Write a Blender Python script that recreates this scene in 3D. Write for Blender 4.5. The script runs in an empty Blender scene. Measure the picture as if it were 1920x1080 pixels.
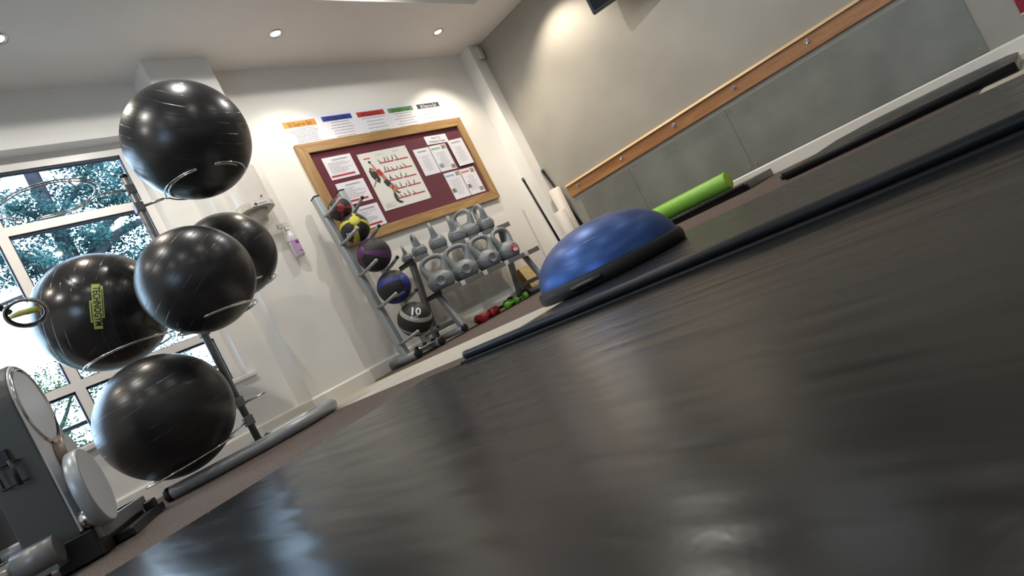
import bpy, math, random
from mathutils import Vector, Matrix
R_ = math.radians
scn = bpy.context.scene
COL = scn.collection
random.seed(7)
S = 1.1            # survey units -> metres (everything below is written in survey units)

# ------------------------------------------------------------ camera
def make_camera():
    VX, VY, C = Vector((1940, 36)), Vector((-20, 1040)), Vector((960, 540))
    a, b = VX - C, VY - C
    f = math.sqrt(-(a.dot(b)))
    X = Vector((a.x, a.y, f)).normalized(); Y = Vector((b.x, b.y, f)).normalized(); Z = X.cross(Y)
    right = Vector((X.x, Y.x, Z.x)); down = Vector((X.y, Y.y, Z.y)); fwd = Vector((X.z, Y.z, Z.z))
    up, back = -down, -fwd
    m = Matrix(((right.x, up.x, back.x, 0), (right.y, up.y, back.y, 0), (right.z, up.z, back.z, .15 * S), (0, 0, 0, 1)))
    cam = bpy.data.cameras.new('camera'); o = bpy.data.objects.new('camera', cam); COL.objects.link(o)
    o.matrix_world = m
    cam.sensor_width = 36; cam.lens = f / 1920 * 36
    cam.clip_start = .01; cam.clip_end = 200
    cam.dof.use_dof = True; cam.dof.focus_distance = 3.1; cam.dof.aperture_fstop = 7.0
    scn.camera = o
make_camera()

# ------------------------------------------------------------ world, exposure
w = bpy.data.worlds.new('sky'); scn.world = w; w.use_nodes = True
bgn = w.node_tree.nodes['Background']
bgn.inputs[0].default_value = (.55, .76, 1, 1); bgn.inputs[1].default_value = 8.0
scn.view_settings.view_transform = 'Standard'
scn.view_settings.look = 'None'
scn.view_settings.exposure = 0.05
scn.view_settings.gamma = 1.0
scn.view_settings.use_curve_mapping = False
scn.cycles.use_denoising = True
scn.cycles.max_bounces = 10
scn.cycles.diffuse_bounces = 5
scn.cycles.sample_clamp_indirect = 6
LAMP_W = 40        # watts of each ceiling downlight
LAMP_COL = (1, .86, .70)

# ------------------------------------------------------------ materials
def mat(name, col, rough=.5, metal=0, var=.0, scale=20, bump=0, bscale=60, coat=0, spec=.5, col2=None, stretch=(1, 1, 1), trans=0, emit=0, sheen=0):
    m = bpy.data.materials.new(name); m.use_nodes = True
    nt = m.node_tree; n = nt.nodes; L = nt.links; p = n['Principled BSDF']
    p.inputs['Base Color'].default_value = (*col, 1)
    p.inputs['Roughness'].default_value = rough; p.inputs['Metallic'].default_value = metal
    p.inputs['Specular IOR Level'].default_value = spec
    p.inputs['Coat Weight'].default_value = coat; p.inputs['Coat Roughness'].default_value = .15
    p.inputs['Transmission Weight'].default_value = trans
    p.inputs['Sheen Weight'].default_value = sheen
    if emit:
        p.inputs['Emission Color'].default_value = (*col, 1); p.inputs['Emission Strength'].default_value = emit
    tc = n.new('ShaderNodeTexCoord'); mp = n.new('ShaderNodeMapping'); L.new(tc.outputs['Object'], mp.inputs[0])
    mp.inputs['Scale'].default_value = stretch
    if var or col2:
        t = n.new('ShaderNodeTexNoise'); t.inputs['Scale'].default_value = scale; t.inputs['Detail'].default_value = 6
        L.new(mp.outputs[0], t.inputs[0])
        r = n.new('ShaderNodeValToRGB'); L.new(t.outputs[0], r.inputs[0])
        c2 = col2 or tuple(min(1, c * (1 + var)) for c in col)
        c1 = col if col2 else tuple(c * (1 - var) for c in col)
        r.color_ramp.elements[0].position = .35; r.color_ramp.elements[1].position = .65
        r.color_ramp.elements[0].color = (*c1, 1); r.color_ramp.elements[1].color = (*c2, 1)
        L.new(r.outputs[0], p.inputs['Base Color'])
    if bump:
        t = n.new('ShaderNodeTexNoise'); t.inputs['Scale'].default_value = bscale; t.inputs['Detail'].default_value = 4
        L.new(mp.outputs[0], t.inputs[0])
        b = n.new('ShaderNodeBump'); b.inputs['Strength'].default_value = bump; b.inputs['Distance'].default_value = .01
        L.new(t.outputs[0], b.inputs['Height']); L.new(b.outputs[0], p.inputs['Normal'])
    return m
M = {}
M['wall'] = mat('painted_wall', (.80, .79, .755), .55, var=.015, scale=3, bump=.03, bscale=150)
M['ceil'] = mat('ceiling_paint', (.84, .82, .80), .7, var=.01, scale=3)
M['grey'] = mat('grey_wall_paint', (.34, .325, .285), .42, var=.05, scale=2.5, bump=.02, bscale=200)
M['panel'] = mat('kick_panel', (.205, .21, .185), .38, var=.12, scale=3)
M['skirt'] = mat('skirting_gloss', (.76, .74, .68), .3)
M['upvc'] = mat('white_frame', (.80, .77, .74), .3)
M['gasket'] = mat('dark_gasket', (.02, .025, .06), .5)
M['white'] = mat('white_plastic', (.78, .75, .70), .3)
M['cream'] = mat('cream_plastic', (.62, .57, .47), .4)
M['chrome'] = mat('chrome_wire', (.62, .62, .62), .16, 1)
M['steel'] = mat('silver_paint', (.36, .385, .41), .36, .35, var=.04)
M['steeldk'] = mat('dark_silver_paint', (.20, .205, .205), .38, .35)
M['ltsteel'] = mat('light_silver', (.42, .46, .50), .33, .35)
M['black'] = mat('black_plastic', (.012, .012, .014), .38)
M['rubber'] = mat('black_rubber', (.010, .010, .011), .5, bump=.05, bscale=120, spec=.3)
M['rail'] = mat('mat_edge_rubber', (.009, .009, .011), .42, spec=.2)
M['kb'] = mat('kettlebell_vinyl', (.195, .22, .24), .40, var=.05, scale=30)
M['paper'] = mat('paper', (.76, .77, .84), .6)
M['card'] = mat('poster_paper', (.74, .75, .72), .4)
M['felt'] = mat('burgundy_felt', (.105, .011, .026), .85, var=.1, scale=120, sheen=.2)
M['ink'] = mat('grey_ink', (.33, .33, .36), .6)
M['inkdk'] = mat('dark_ink', (.03, .03, .035), .6)
M['inkblue'] = mat('navy_ink', (.008, .012, .06), .6)
M['inkred'] = mat('maroon_ink', (.07, .008, .01), .6)
M['inkgreen'] = mat('deep_green_ink', (.015, .06, .02), .6)
M['pred'] = mat('red_print', (.42, .035, .05), .5)
M['orange'] = mat('orange_print', (.60, .28, .04), .5)
M['blue'] = mat('blue_print', (.012, .035, .28), .5)
M['redp'] = mat('scarlet_print', (.45, .03, .025), .5)
M['green'] = mat('green_print', (.09, .24, .08), .5, col2=(.13, .33, .13), scale=30)
M['skin'] = mat('printed_skin', (.42, .20, .13), .5)
M['photo'] = mat('photo_print', (.05, .06, .05), .5, col2=(.45, .42, .33), scale=60)
M['photoblue'] = mat('photo_print_blue', (.08, .15, .25), .5, col2=(.4, .5, .6), scale=60)
M['lime'] = mat('lime_foam', (.20, .46, .05), .45, var=.04)
M['limeend'] = mat('lime_foam_end', (.42, .55, .05), .6)
M['foam'] = mat('white_foam', (.82, .76, .70), .6)
M['dbred'] = mat('red_vinyl', (.36, .012, .02), .4)
M['dbgreen'] = mat('green_vinyl', (.12, .42, .03), .4)
M['dbblue'] = mat('blue_vinyl', (.02, .10, .42), .4)
M['dbpurple'] = mat('purple_vinyl', (.05, .03, .16), .4)
M['mred'] = mat('ball_red', (.30, .035, .04), .55)
M['myel'] = mat('ball_yellow', (.50, .50, .05), .55)
M['mpur'] = mat('ball_purple', (.10, .03, .12), .55)
M['mblu'] = mat('ball_blue', (.015, .035, .24), .55)
M['mgry'] = mat('ball_grey', (.36, .36, .32), .55)
M['mblk'] = mat('ball_black', (.018, .018, .019), .6, bump=.1, bscale=300)
M['ply'] = mat('cork_block', (.62, .48, .22), .8, var=.2, scale=60)
M['plyedge'] = mat('cork_block_edge', (.32, .14, .04), .8)
M['lavender'] = mat('pink_liquid', (.55, .36, .58), .25)
M['purple'] = mat('purple_print', (.22, .02, .36), .5)
M['clear'] = mat('clear_plastic', (.85, .83, .86), .2, trans=.25)
M['yellow'] = mat('yellow_lever', (.52, .50, .10), .45)
M['logo'] = mat('yellow_green_label', (.42, .48, .12), .5)
M['tv'] = mat('tv_screen', (.005, .006, .012), .15)
M['bark'] = mat('tree_bark', (.030, .028, .034), .9, var=.3, scale=12, bump=.5, bscale=20)
M['leafA'] = mat('cedar_foliage', (.012, .040, .040), .8, col2=(.060, .150, .140), scale=2.5, spec=.2)
M['leafB'] = mat('shrub_foliage', (.012, .035, .016), .8, col2=(.055, .115, .040), scale=3, spec=.2)
M['lawn'] = mat('lawn', (.02, .045, .015), .9, var=.3, scale=5)
M['glassdisc'] = mat('brushed_disc', (.78, .83, .88), .32, .25)
M['tan'] = mat('bronze_rim', (.30, .24, .19), .35, .7)
M['cloth'] = mat('red_print_cloth', (.25, .01, .03), .7, var=.3, scale=60)
M['housing'] = mat('machine_housing', (.075, .076, .072), .4, .2)
M['panelside'] = mat('machine_side', (.62, .65, .68), .38, .2)

def glass_mat():
    m = bpy.data.materials.new('window_glass'); m.use_nodes = True; nt = m.node_tree; n = nt.nodes
    for x in list(n): n.remove(x)
    o = n.new('ShaderNodeOutputMaterial'); g = n.new('ShaderNodeBsdfGlossy'); t = n.new('ShaderNodeBsdfTransparent'); mx = n.new('ShaderNodeMixShader')
    g.inputs['Roughness'].default_value = .02; t.inputs[0].default_value = (.97, .99, 1, 1)
    fr = n.new('ShaderNodeFresnel'); fr.inputs[0].default_value = 1.3
    nt.links.new(fr.outputs[0], mx.inputs[0]); nt.links.new(t.outputs[0], mx.inputs[1]); nt.links.new(g.outputs[0], mx.inputs[2]); nt.links.new(mx.outputs[0], o.inputs[0])
    return m
M['glass'] = glass_mat()

def wood_mat(name, c1, c2, axis, rough=.4, coat=.2):
    m = mat(name, c1, rough, coat=coat)
    nt = m.node_tree; n = nt.nodes; L = nt.links; p = n['Principled BSDF']
    tc = n.new('ShaderNodeTexCoord'); mp = n.new('ShaderNodeMapping'); L.new(tc.outputs['Object'], mp.inputs[0])
    s = [14, 14, 14]; s[axis] = 1.2; mp.inputs['Scale'].default_value = s
    t = n.new('ShaderNodeTexNoise'); t.inputs['Scale'].default_value = 2.5; t.inputs['Detail'].default_value = 8; t.inputs['Distortion'].default_value = .6
    L.new(mp.outputs[0], t.inputs[0])
    r = n.new('ShaderNodeValToRGB'); L.new(t.outputs[0], r.inputs[0])
    r.color_ramp.elements[0].position = .35; r.color_ramp.elements[1].position = .68
    r.color_ramp.elements[0].color = (*c1, 1); r.color_ramp.elements[1].color = (*c2, 1)
    L.new(r.outputs[0], p.inputs['Base Color'])
    return m
M['oakx'] = wood_mat('oak_frame_x', (.30, .17, .065), (.44, .28, .12), 0)
M['oakz'] = wood_mat('oak_frame_z', (.30, .17, .065), (.44, .28, .12), 2)
M['barre'] = wood_mat('barre_wood', (.36, .15, .05), (.50, .24, .09), 1)
M['barretop'] = wood_mat('barre_rail_wood', (.62, .42, .20), (.70, .52, .29), 1)

def carpet_mat():
    m = mat('brown_carpet', (.13, .10, .085), .95, spec=.1)
    nt = m.node_tree; n = nt.nodes; L = nt.links; p = n['Principled BSDF']
    tc = n.new('ShaderNodeTexCoord')
    t = n.new('ShaderNodeTexNoise'); t.inputs['Scale'].default_value = 120; t.inputs['Detail'].default_value = 5; L.new(tc.outputs['Object'], t.inputs[0])
    r = n.new('ShaderNodeValToRGB'); L.new(t.outputs[0], r.inputs[0])
    r.color_ramp.elements[0].position = .3; r.color_ramp.elements[1].position = .7
    r.color_ramp.elements[0].color = (.062, .048, .042, 1); r.color_ramp.elements[1].color = (.17, .135, .118, 1)
    r2 = n.new('ShaderNodeValToRGB'); L.new(t.outputs[0], r2.inputs[0])
    r2.color_ramp.elements[0].position = .3; r2.color_ramp.elements[1].position = .7
    r2.color_ramp.elements[0].color = (.36, .33, .27, 1); r2.color_ramp.elements[1].color = (.62, .58, .50, 1)
    sx = n.new('ShaderNodeSeparateXYZ'); L.new(tc.outputs['Object'], sx.inputs[0])
    def cmp(out, op, v):
        c = n.new('ShaderNodeMath'); c.operation = op; L.new(out, c.inputs[0]); c.inputs[1].default_value = v; return c.outputs[0]
    def mul(a, b, op='MULTIPLY'):
        c = n.new('ShaderNodeMath'); c.operation = op; L.new(a, c.inputs[0]); L.new(b, c.inputs[1]); return c.outputs[0]
    x, y = sx.outputs[0], sx.outputs[1]
    s1 = mul(mul(cmp(x, 'GREATER_THAN', 1.36 * S), cmp(x, 'LESS_THAN', 1.99 * S)), cmp(y, 'GREATER_THAN', -.4 * S))
    s2 = mul(mul(cmp(y, 'LESS_THAN', .215 * S), cmp(y, 'GREATER_THAN', -.4 * S)), cmp(x, 'GREATER_THAN', 1.36 * S))
    s = mul(s1, s2, 'MAXIMUM')
    mx = n.new('ShaderNodeMix'); mx.data_type = 'RGBA'
    L.new(s, mx.inputs[0]); L.new(r.outputs[0], mx.inputs[6]); L.new(r2.outputs[0], mx.inputs[7]); L.new(mx.outputs[2], p.inputs['Base Color'])
    b = n.new('ShaderNodeBump'); b.inputs['Strength'].default_value = .6; b.inputs['Distance'].default_value = .004
    L.new(t.outputs[0], b.inputs['Height']); L.new(b.outputs[0], p.inputs['Normal'])
    return m
M['carpet'] = carpet_mat()

def vinyl_mat():
    m = mat('black_vinyl', (.007, .0066, .006), .30, spec=.30)
    nt = m.node_tree; n = nt.nodes; L = nt.links; p = n['Principled BSDF']
    tc = n.new('ShaderNodeTexCoord')
    mp = n.new('ShaderNodeMapping'); mp.inputs['Scale'].default_value = (9, 1.6, 3); mp.inputs['Rotation'].default_value = (0, 0, R_(50)); L.new(tc.outputs['Object'], mp.inputs[0])
    t = n.new('ShaderNodeTexNoise'); t.inputs['Scale'].default_value = 2.2; t.inputs['Detail'].default_value = 1.5; L.new(mp.outputs[0], t.inputs[0])
    t2 = n.new('ShaderNodeTexNoise'); t2.inputs['Scale'].default_value = 240; L.new(tc.outputs['Object'], t2.inputs[0])
    b = n.new('ShaderNodeBump'); b.inputs['Strength'].default_value = .30; b.inputs['Distance'].default_value = .008
    b2 = n.new('ShaderNodeBump'); b2.inputs['Strength'].default_value = .08; b2.inputs['Distance'].default_value = .001
    L.new(t.outputs[0], b.inputs['Height']); L.new(t2.outputs[0], b2.inputs['Height']); L.new(b.outputs[0], b2.inputs['Normal']); L.new(b2.outputs[0], p.inputs['Normal'])
    mr = n.new('ShaderNodeMapRange'); mr.inputs['To Min'].default_value = .16; mr.inputs['To Max'].default_value = .34
    L.new(t.outputs[0], mr.inputs[0]); L.new(mr.outputs[0], p.inputs['Roughness'])
    return m
M['vinyl'] = vinyl_mat()

def ball_mat(name, col, rough, lines, groove=.05):
    m = mat(name, col, rough)
    nt = m.node_tree; n = nt.nodes; L = nt.links; p = n['Principled BSDF']
    tc = n.new('ShaderNodeTexCoord'); sx = n.new('ShaderNodeSeparateXYZ'); L.new(tc.outputs['Object'], sx.inputs[0])
    a = n.new('ShaderNodeMath'); a.operation = 'MULTIPLY'; L.new(sx.outputs[2], a.inputs[0]); a.inputs[1].default_value = lines
    fr = n.new('ShaderNodeMath'); fr.operation = 'FRACT'; L.new(a.outputs[0], fr.inputs[0])
    pp = n.new('ShaderNodeMath'); pp.operation = 'PINGPONG'; L.new(fr.outputs[0], pp.inputs[0]); pp.inputs[1].default_value = .5
    mr = n.new('ShaderNodeMapRange'); L.new(pp.outputs[0], mr.inputs[0]); mr.inputs['From Max'].default_value = groove; mr.interpolation_type = 'SMOOTHSTEP'
    b = n.new('ShaderNodeBump'); b.inputs['Strength'].default_value = .5; b.inputs['Distance'].default_value = .003
    t = n.new('ShaderNodeTexNoise'); t.inputs['Scale'].default_value = 9; L.new(tc.outputs['Object'], t.inputs[0])
    ms = n.new('ShaderNodeMapRange'); L.new(t.outputs[0], ms.inputs[0]); ms.inputs['From Min'].default_value = .44; ms.inputs['From Max'].default_value = .60; ms.inputs['To Min'].default_value = .10
    mu = n.new('ShaderNodeMath'); mu.operation = 'MULTIPLY'; L.new(ms.outputs[0], mu.inputs[0]); L.new(mr.outputs[0], mu.inputs[1])
    L.new(mr.outputs[0], b.inputs['Height']); sm = n.new('ShaderNodeMath'); sm.operation = 'MULTIPLY'; L.new(ms.outputs[0], sm.inputs[0]); sm.inputs[1].default_value = .6; L.new(sm.outputs[0], b.inputs['Strength'])
    m2 = n.new('ShaderNodeMapRange'); m2.inputs['To Min'].default_value = rough - .05; m2.inputs['To Max'].default_value = rough + .08
    L.new(t.outputs[0], m2.inputs[0]); L.new(m2.outputs[0], p.inputs['Roughness'])
    L.new(b.outputs[0], p.inputs['Normal'])
    return m
M['gym'] = ball_mat('gym_ball_vinyl', (.013, .013, .0145), .29, 20, .03)
M['gymbig'] = ball_mat('gym_ball_vinyl_ribbed', (.016, .015, .015), .21, 20, .035)
M['dome'] = ball_mat('blue_dome_vinyl', (.035, .085, .26), .37, 18, .03)
M['dome'].node_tree.nodes['Principled BSDF'].inputs['Metallic'].default_value = .65

# ------------------------------------------------------------ mesh helpers
ORG = {}
def org(o):
    return ORG.get(o.name, Vector((0, 0, 0))) if o else Vector((0, 0, 0))
class MB:
    def __init__(s): s.v = []; s.f = []; s.sm = []; s.mi = []; s.cur = 0
    def add(s, vs, fs, smooth=False):
        k = len(s.v); s.v += [Vector(p) for p in vs]
        s.f += [tuple(i + k for i in f) for f in fs]; s.sm += [smooth] * len(fs); s.mi += [s.cur] * len(fs)
        return s
    def box(s, a, b, mtx=None):
        x0, y0, z0 = a; x1, y1, z1 = b
        vs = [(x, y, z) for z in (z0, z1) for x, y in ((x0, y0), (x1, y0), (x1, y1), (x0, y1))]
        if mtx: vs = [mtx @ Vector(p) for p in vs]
        return s.add(vs, [(3, 2, 1, 0), (4, 5, 6, 7), (0, 1, 5, 4), (1, 2, 6, 5), (2, 3, 7, 6), (3, 0, 4, 7)])
    def rbox(s, a, b, r, mtx=None, n=3):
        """box with rounded vertical (local z) edges and small top/bottom bevel"""
        x0, y0, z0 = a; x1, y1, z1 = b
        pts = []
        for cx, cy, a0 in ((x1 - r, y1 - r, 0), (x0 + r, y1 - r, 90), (x0 + r, y0 + r, 180), (x1 - r, y0 + r, 270)):
            for i in range(n + 1):
                t = R_(a0 + 90 * i / n); pts.append((cx + r * math.cos(t), cy + r * math.sin(t)))
        return s.prism(pts, z0, z1, min(r * .4, (z1 - z0) * .25), mtx)
    def prism(s, pts, z0, z1, bev=0, mtx=None, smooth=False):
        n = len(pts); cx = sum(p[0] for p in pts) / n; cy = sum(p[1] for p in pts) / n
        def ring(z, k):
            out = []
            for i, p in enumerate(pts):
                d = math.hypot(p[0] - cx, p[1] - cy) or 1
                out.append((p[0] - (p[0] - cx) / d * k, p[1] - (p[1] - cy) / d * k, z))
            return out
        rings = [ring(z0, bev), ring(z0 + bev, 0), ring(z1 - bev, 0), ring(z1, bev)] if bev else [ring(z0, 0), ring(z1, 0)]
        vs = [p for r in rings for p in r]; fs = []
        for k in range(len(rings) - 1):
            for i in range(n):
                j = (i + 1) % n; fs.append((k * n + i, k * n + j, (k + 1) * n + j, (k + 1) * n + i))
        fs.append(tuple(reversed(range(n)))); fs.append(tuple(range((len(rings) - 1) * n, len(rings) * n)))
        if mtx: vs = [mtx @ Vector(p) for p in vs]
        return s.add(vs, fs, smooth)
    def tube(s, pts, r, n=10, closed=False, cap=True, rs=None):
        pts = [Vector(p) for p in pts]; N = len(pts); vs = []; fs = []
        up = None
        for i, p in enumerate(pts):
            if closed: t = pts[(i + 1) % N] - pts[i - 1]
            else: t = pts[min(i + 1, N - 1)] - pts[max(i - 1, 0)]
            t.normalize()
            if up is None:
                up = Vector((0, 0, 1)) if abs(t.z) < .9 else Vector((1, 0, 0))
            a = t.cross(up).normalized(); b = a.cross(t).normalized(); up = b
            rr = rs[i] if rs else r
            for k in range(n):
                q = 2 * math.pi * k / n
                vs.append(p + a * math.cos(q) * rr + b * math.sin(q) * rr)
        for i in range(N if closed else N - 1):
            for k in range(n):
                a0 = i * n + k; a1 = i * n + (k + 1) % n; j = (i + 1) % N
                fs.append((a0, a1, j * n + (k + 1) % n, j * n + k))
        s.add(vs, fs, True)
        if cap and not closed:
            k0 = len(s.v) - len(vs)
            s.f.append(tuple(k0 + i for i in reversed(range(n)))); s.sm.append(False); s.mi.append(s.cur)
            s.f.append(tuple(k0 + (N - 1) * n + i for i in range(n))); s.sm.append(False); s.mi.append(s.cur)
        return s
    def lathe(s, prof, mtx=None, n=32, smooth=True, cap=True):
        vs = []; fs = []
        for r, z in prof:
            for k in range(n):
                q = 2 * math.pi * k / n; vs.append(Vector((r * math.cos(q), r * math.sin(q), z)))
        for i in range(len(prof) - 1):
            for k in range(n):
                fs.append((i * n + k, i * n + (k + 1) % n, (i + 1) * n + (k + 1) % n, (i + 1) * n + k))
        if mtx: vs = [mtx @ v for v in vs]
        k0 = len(s.v)
        s.add(vs, fs, smooth)
        if cap:
            if prof[0][0] > 1e-5: s.f.append(tuple(k0 + i for i in reversed(range(n)))); s.sm.append(False); s.mi.append(s.cur)
            if prof[-1][0] > 1e-5: s.f.append(tuple(k0 + (len(prof) - 1) * n + i for i in range(n))); s.sm.append(False); s.mi.append(s.cur)
        return s
    def sphere(s, c, r, nu=32, nv=20, sc=(1, 1, 1), mtx=None):
        prof = []
        for i in range(nv + 1):
            t = math.pi * i / nv; prof.append((max(1e-6, math.sin(t)) * r, -math.cos(t) * r))
        m = Matrix.Translation(Vector(c)) @ (mtx or Matrix.Identity(4)) @ Matrix.Diagonal((*sc, 1))
        return s.lathe(prof, m, nu, True, False)
    def quad(s, p):
        return s.add(p, [tuple(range(len(p)))])
    def build(s, name, mats, parent=None, at=None, rot=None, bevel=0):
        if not isinstance(mats, (list, tuple)): mats = [mats]
        if parent is not None: L = org(parent)
        else: L = Vector(at) if at is not None else Vector((0, 0, 0))
        me = bpy.data.meshes.new(name)
        inv = rot.to_3x3().inverted() if rot is not None else None
        vs = [(p - L) for p in s.v]
        if inv is not None: vs = [inv @ p for p in vs]
        me.from_pydata([p * S for p in vs], [], s.f)
        me.polygons.foreach_set('use_smooth', s.sm); me.polygons.foreach_set('material_index', s.mi)
        for m in mats: me.materials.append(M[m])
        me.update()
        o = bpy.data.objects.new(name, me); COL.objects.link(o)
        ORG[o.name] = L.copy()
        if parent is not None: o.parent = parent
        else:
            o.location = L * S
            if rot is not None: o.rotation_euler = rot.to_euler()
        if bevel:
            b = o.modifiers.new('bevel', 'BEVEL'); b.width = bevel * S; b.segments = 2; b.limit_method = 'ANGLE'; b.angle_limit = R_(40)
        return o
def tag(o, label, cat, group=None):
    o['label'] = label; o['category'] = cat
    if group: o['group'] = group
    return o
def struct(o): o['kind'] = 'structure'; return o
def thing(name, label, cat, loc, group=None):
    o = bpy.data.objects.new(name, None); COL.objects.link(o); o.empty_display_size = .1
    o.location = Vector(loc) * S; ORG[o.name] = Vector(loc); tag(o, label, cat, group); return o
def frame(o, z, x=None):
    """matrix with local z along z at origin o"""
    z = Vector(z).normalized(); x = Vector(x) if x is not None else (Vector((1, 0, 0)) if abs(z.x) < .9 else Vector((0, 1, 0)))
    y = z.cross(x).normalized(); x = y.cross(z).normalized()
    m = Matrix((x, y, z)).transposed().to_4x4(); m.translation = Vector(o); return m
_tc = {}
def text_geo(txt, bold=0.0):
    key = (txt, bold)
    if key in _tc: return _tc[key]
    c = bpy.data.curves.new('t', 'FONT'); c.body = txt; c.align_x = 'CENTER'; c.align_y = 'CENTER'; c.resolution_u = 2; c.offset = bold
    o = bpy.data.objects.new('t', c); COL.objects.link(o)
    bpy.context.view_layer.update()
    dg = bpy.context.evaluated_depsgraph_get(); me = o.evaluated_get(dg).to_mesh()
    vs = [v.co.copy() for v in me.vertices]; fs = [tuple(p.vertices) for p in me.polygons]
    o.evaluated_get(dg).to_mesh_clear(); bpy.data.objects.remove(o); bpy.data.curves.remove(c)
    _tc[key] = (vs, fs); return vs, fs
def text(mb, txt, mtx, size, fit=None, bold=0.0, mapf=None):
    vs, fs = text_geo(txt, bold)
    if not vs: return
    w = max(v.x for v in vs) - min(v.x for v in vs)
    sx = (fit / w) if fit else size
    pts = [Vector((v.x * sx, v.y * size, 0)) for v in vs]
    if mapf: pts = [mapf(p) for p in pts]
    else: pts = [mtx @ p for p in pts]
    mb.add(pts, fs)

# ------------------------------------------------------------ room shell
XR, YB, YW, ZC = 4.862, 3.862, 3.93, 2.52
XL, YF = -2.6, -3.0
PX0, PX1, PY = 1.624, 2.045, 3.68
m = MB().box((XL - .2, YF - .2, -.12), (XR + .2, YB + .45, 0)); struct(m.build('floor', 'carpet'))
# ceiling: lower margin all round and a raised coffer in the middle
CX0, CX1, CY0, CY1, CH = -1.9, 4.265, -2.4, 3.069, .16
m = MB()
for a, b in (((XL - .2, CY1), (XR + .2, YB + .4)), ((XL - .2, YF - .2), (XR + .2, CY0)), ((XL - .2, CY0), (CX0, CY1)), ((CX1, CY0), (XR + .2, CY1))):
    m.box((a[0], a[1], ZC), (b[0], b[1], ZC + .30))
m.box((CX0, CY0, ZC + CH), (CX1, CY1, ZC + .30))
struct(m.build('ceiling', 'ceil'))
# back wall: plain stretch carrying the notice board
m = MB().box((PX1, YB, 0), (XR + .2, YB + .3, ZC)); struct(m.build('wall_back', 'wall'))
# pillar
m = MB().box((PX0, PY, 0), (PX1, YB + .3, ZC)); struct(m.build('wall_pillar', 'wall'))
# boxing in the corner
m = MB().box((4.708, 3.70, 0), (XR, YB, ZC)); struct(m.build('wall_corner_boxing', 'wall'))
# window wall
WX0, WX1, WZ0, WZ1 = -1.6, 1.43, .43, 2.16
m = MB()
m.box((XL, YW, 0), (PX0, YW + .3, WZ0)); m.box((XL, YW, WZ1), (PX0, YW + .3, ZC)); m.box((WX1, YW, WZ0), (PX0, YW + .3, WZ1)); m.box((XL, YW, WZ0), (WX0, YW + .3, WZ1))
struct(m.build('wall_window', 'wall'))
m = MB()
LY0, LY1, LZ0, LZ1 = -.6, 1.0, .9, 2.0  # opening for the added fill daylight
m.box((XL - .2, YF - .2, 0), (XL, LY0, ZC)); m.box((XL - .2, LY1, 0), (XL, YW + .3, ZC)); m.box((XL - .2, LY0, 0), (XL, LY1, LZ0)); m.box((XL - .2, LY0, LZ1), (XL, LY1, ZC))
struct(m.build('wall_left', 'wall'))
m = MB().box((XL, YF - .2, 0), (XR + .2, YF, ZC)); struct(m.build('wall_front', 'wall'))
m = MB().box((XR, YF, 0), (XR + .2, YB, ZC)); struct(m.build('wall_right', 'grey'))
# skirting
def skirt(name, pts, h=.10, d=.016):
    m = MB()
    prof = [(0, 0), (d, 0), (d, h - .012), (d - .006, h - .002), (0, h)]
    P = [Vector((*p, 0)) for p in pts]; n = len(P); N = []
    for i in range(n):
        ds = []
        if i > 0: ds.append((P[i] - P[i - 1]).normalized())
        if i < n - 1: ds.append((P[i + 1] - P[i]).normalized())
        nn = [Vector((d_.y, -d_.x, 0)) for d_ in ds]
        q = sum(nn, Vector()); 
        if len(nn) == 2: q = q / max(.3, (1 + nn[0].dot(nn[1])))
        N.append(q)
    vs = [P[i] + N[i] * a + Vector((0, 0, b)) for i in range(n) for a, b in prof]; k = len(prof); fs = []
    for i in range(n - 1):
        for j in range(k - 1): fs.append((i * k + j, i * k + j + 1, (i + 1) * k + j + 1, (i + 1) * k + j))
    m.add(vs, fs); return struct(m.build(name, 'skirt'))
skirt('baseboard_back', [(XL, YW), (PX0, YW), (PX0, PY), (PX1, PY), (PX1, YB), (4.708, YB), (4.708, 3.70), (XR, 3.70), (XR, YF)], .10)
# window: frame, mullions, panes with dark gaskets
wy = 4.05
fr = MB()
cols = [(-1.55, -.72), (-.67, .596), (.646, 1.373)]
rows = [(.447, .742), (.792, 1.697), (1.751, 2.08)]
xs = [WX0, -1.55, -.72, -.67, .596, .646, 1.373, WX1]
zs = [WZ0, .447, .742, .792, 1.697, 1.751, 2.08, WZ1]
for i in range(0, 8, 2): fr.box((xs[i], wy - .015, WZ0), (xs[i + 1], wy + .05, WZ1))
for c in cols:
    for j in range(0, 8, 2): fr.box((c[0], wy - .015, zs[j]), (c[1], wy + .05, zs[j + 1]))
win = struct(fr.build('window_1', 'upvc'))
gk = MB()
for c in cols:
    for r in rows:
        t = .008
        for a, b in (((c[0], r[1] - t * 1.5), (c[1], r[1])), ((c[0], r[0]), (c[1], r[0] + t * .7)), ((c[0], r[0]), (c[0] + t, r[1])), ((c[1] - t, r[0]), (c[1], r[1]))):
            gk.box((a[0], wy - .004, a[1]), (b[0], wy + .03, b[1]))
gk.build('gasket', 'gasket', win)
for c in cols:
    for r in rows:
        g = MB().box((c[0], wy + .016, r[0]), (c[1], wy + .020, r[1])); g.build('pane', 'glass', win)
m = MB().box((WX0 - .03, YW - .028, WZ0 - .028), (1.471, wy - .01, WZ0)); m.build('window_sill', 'upvc', win, bevel=.004)
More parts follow.
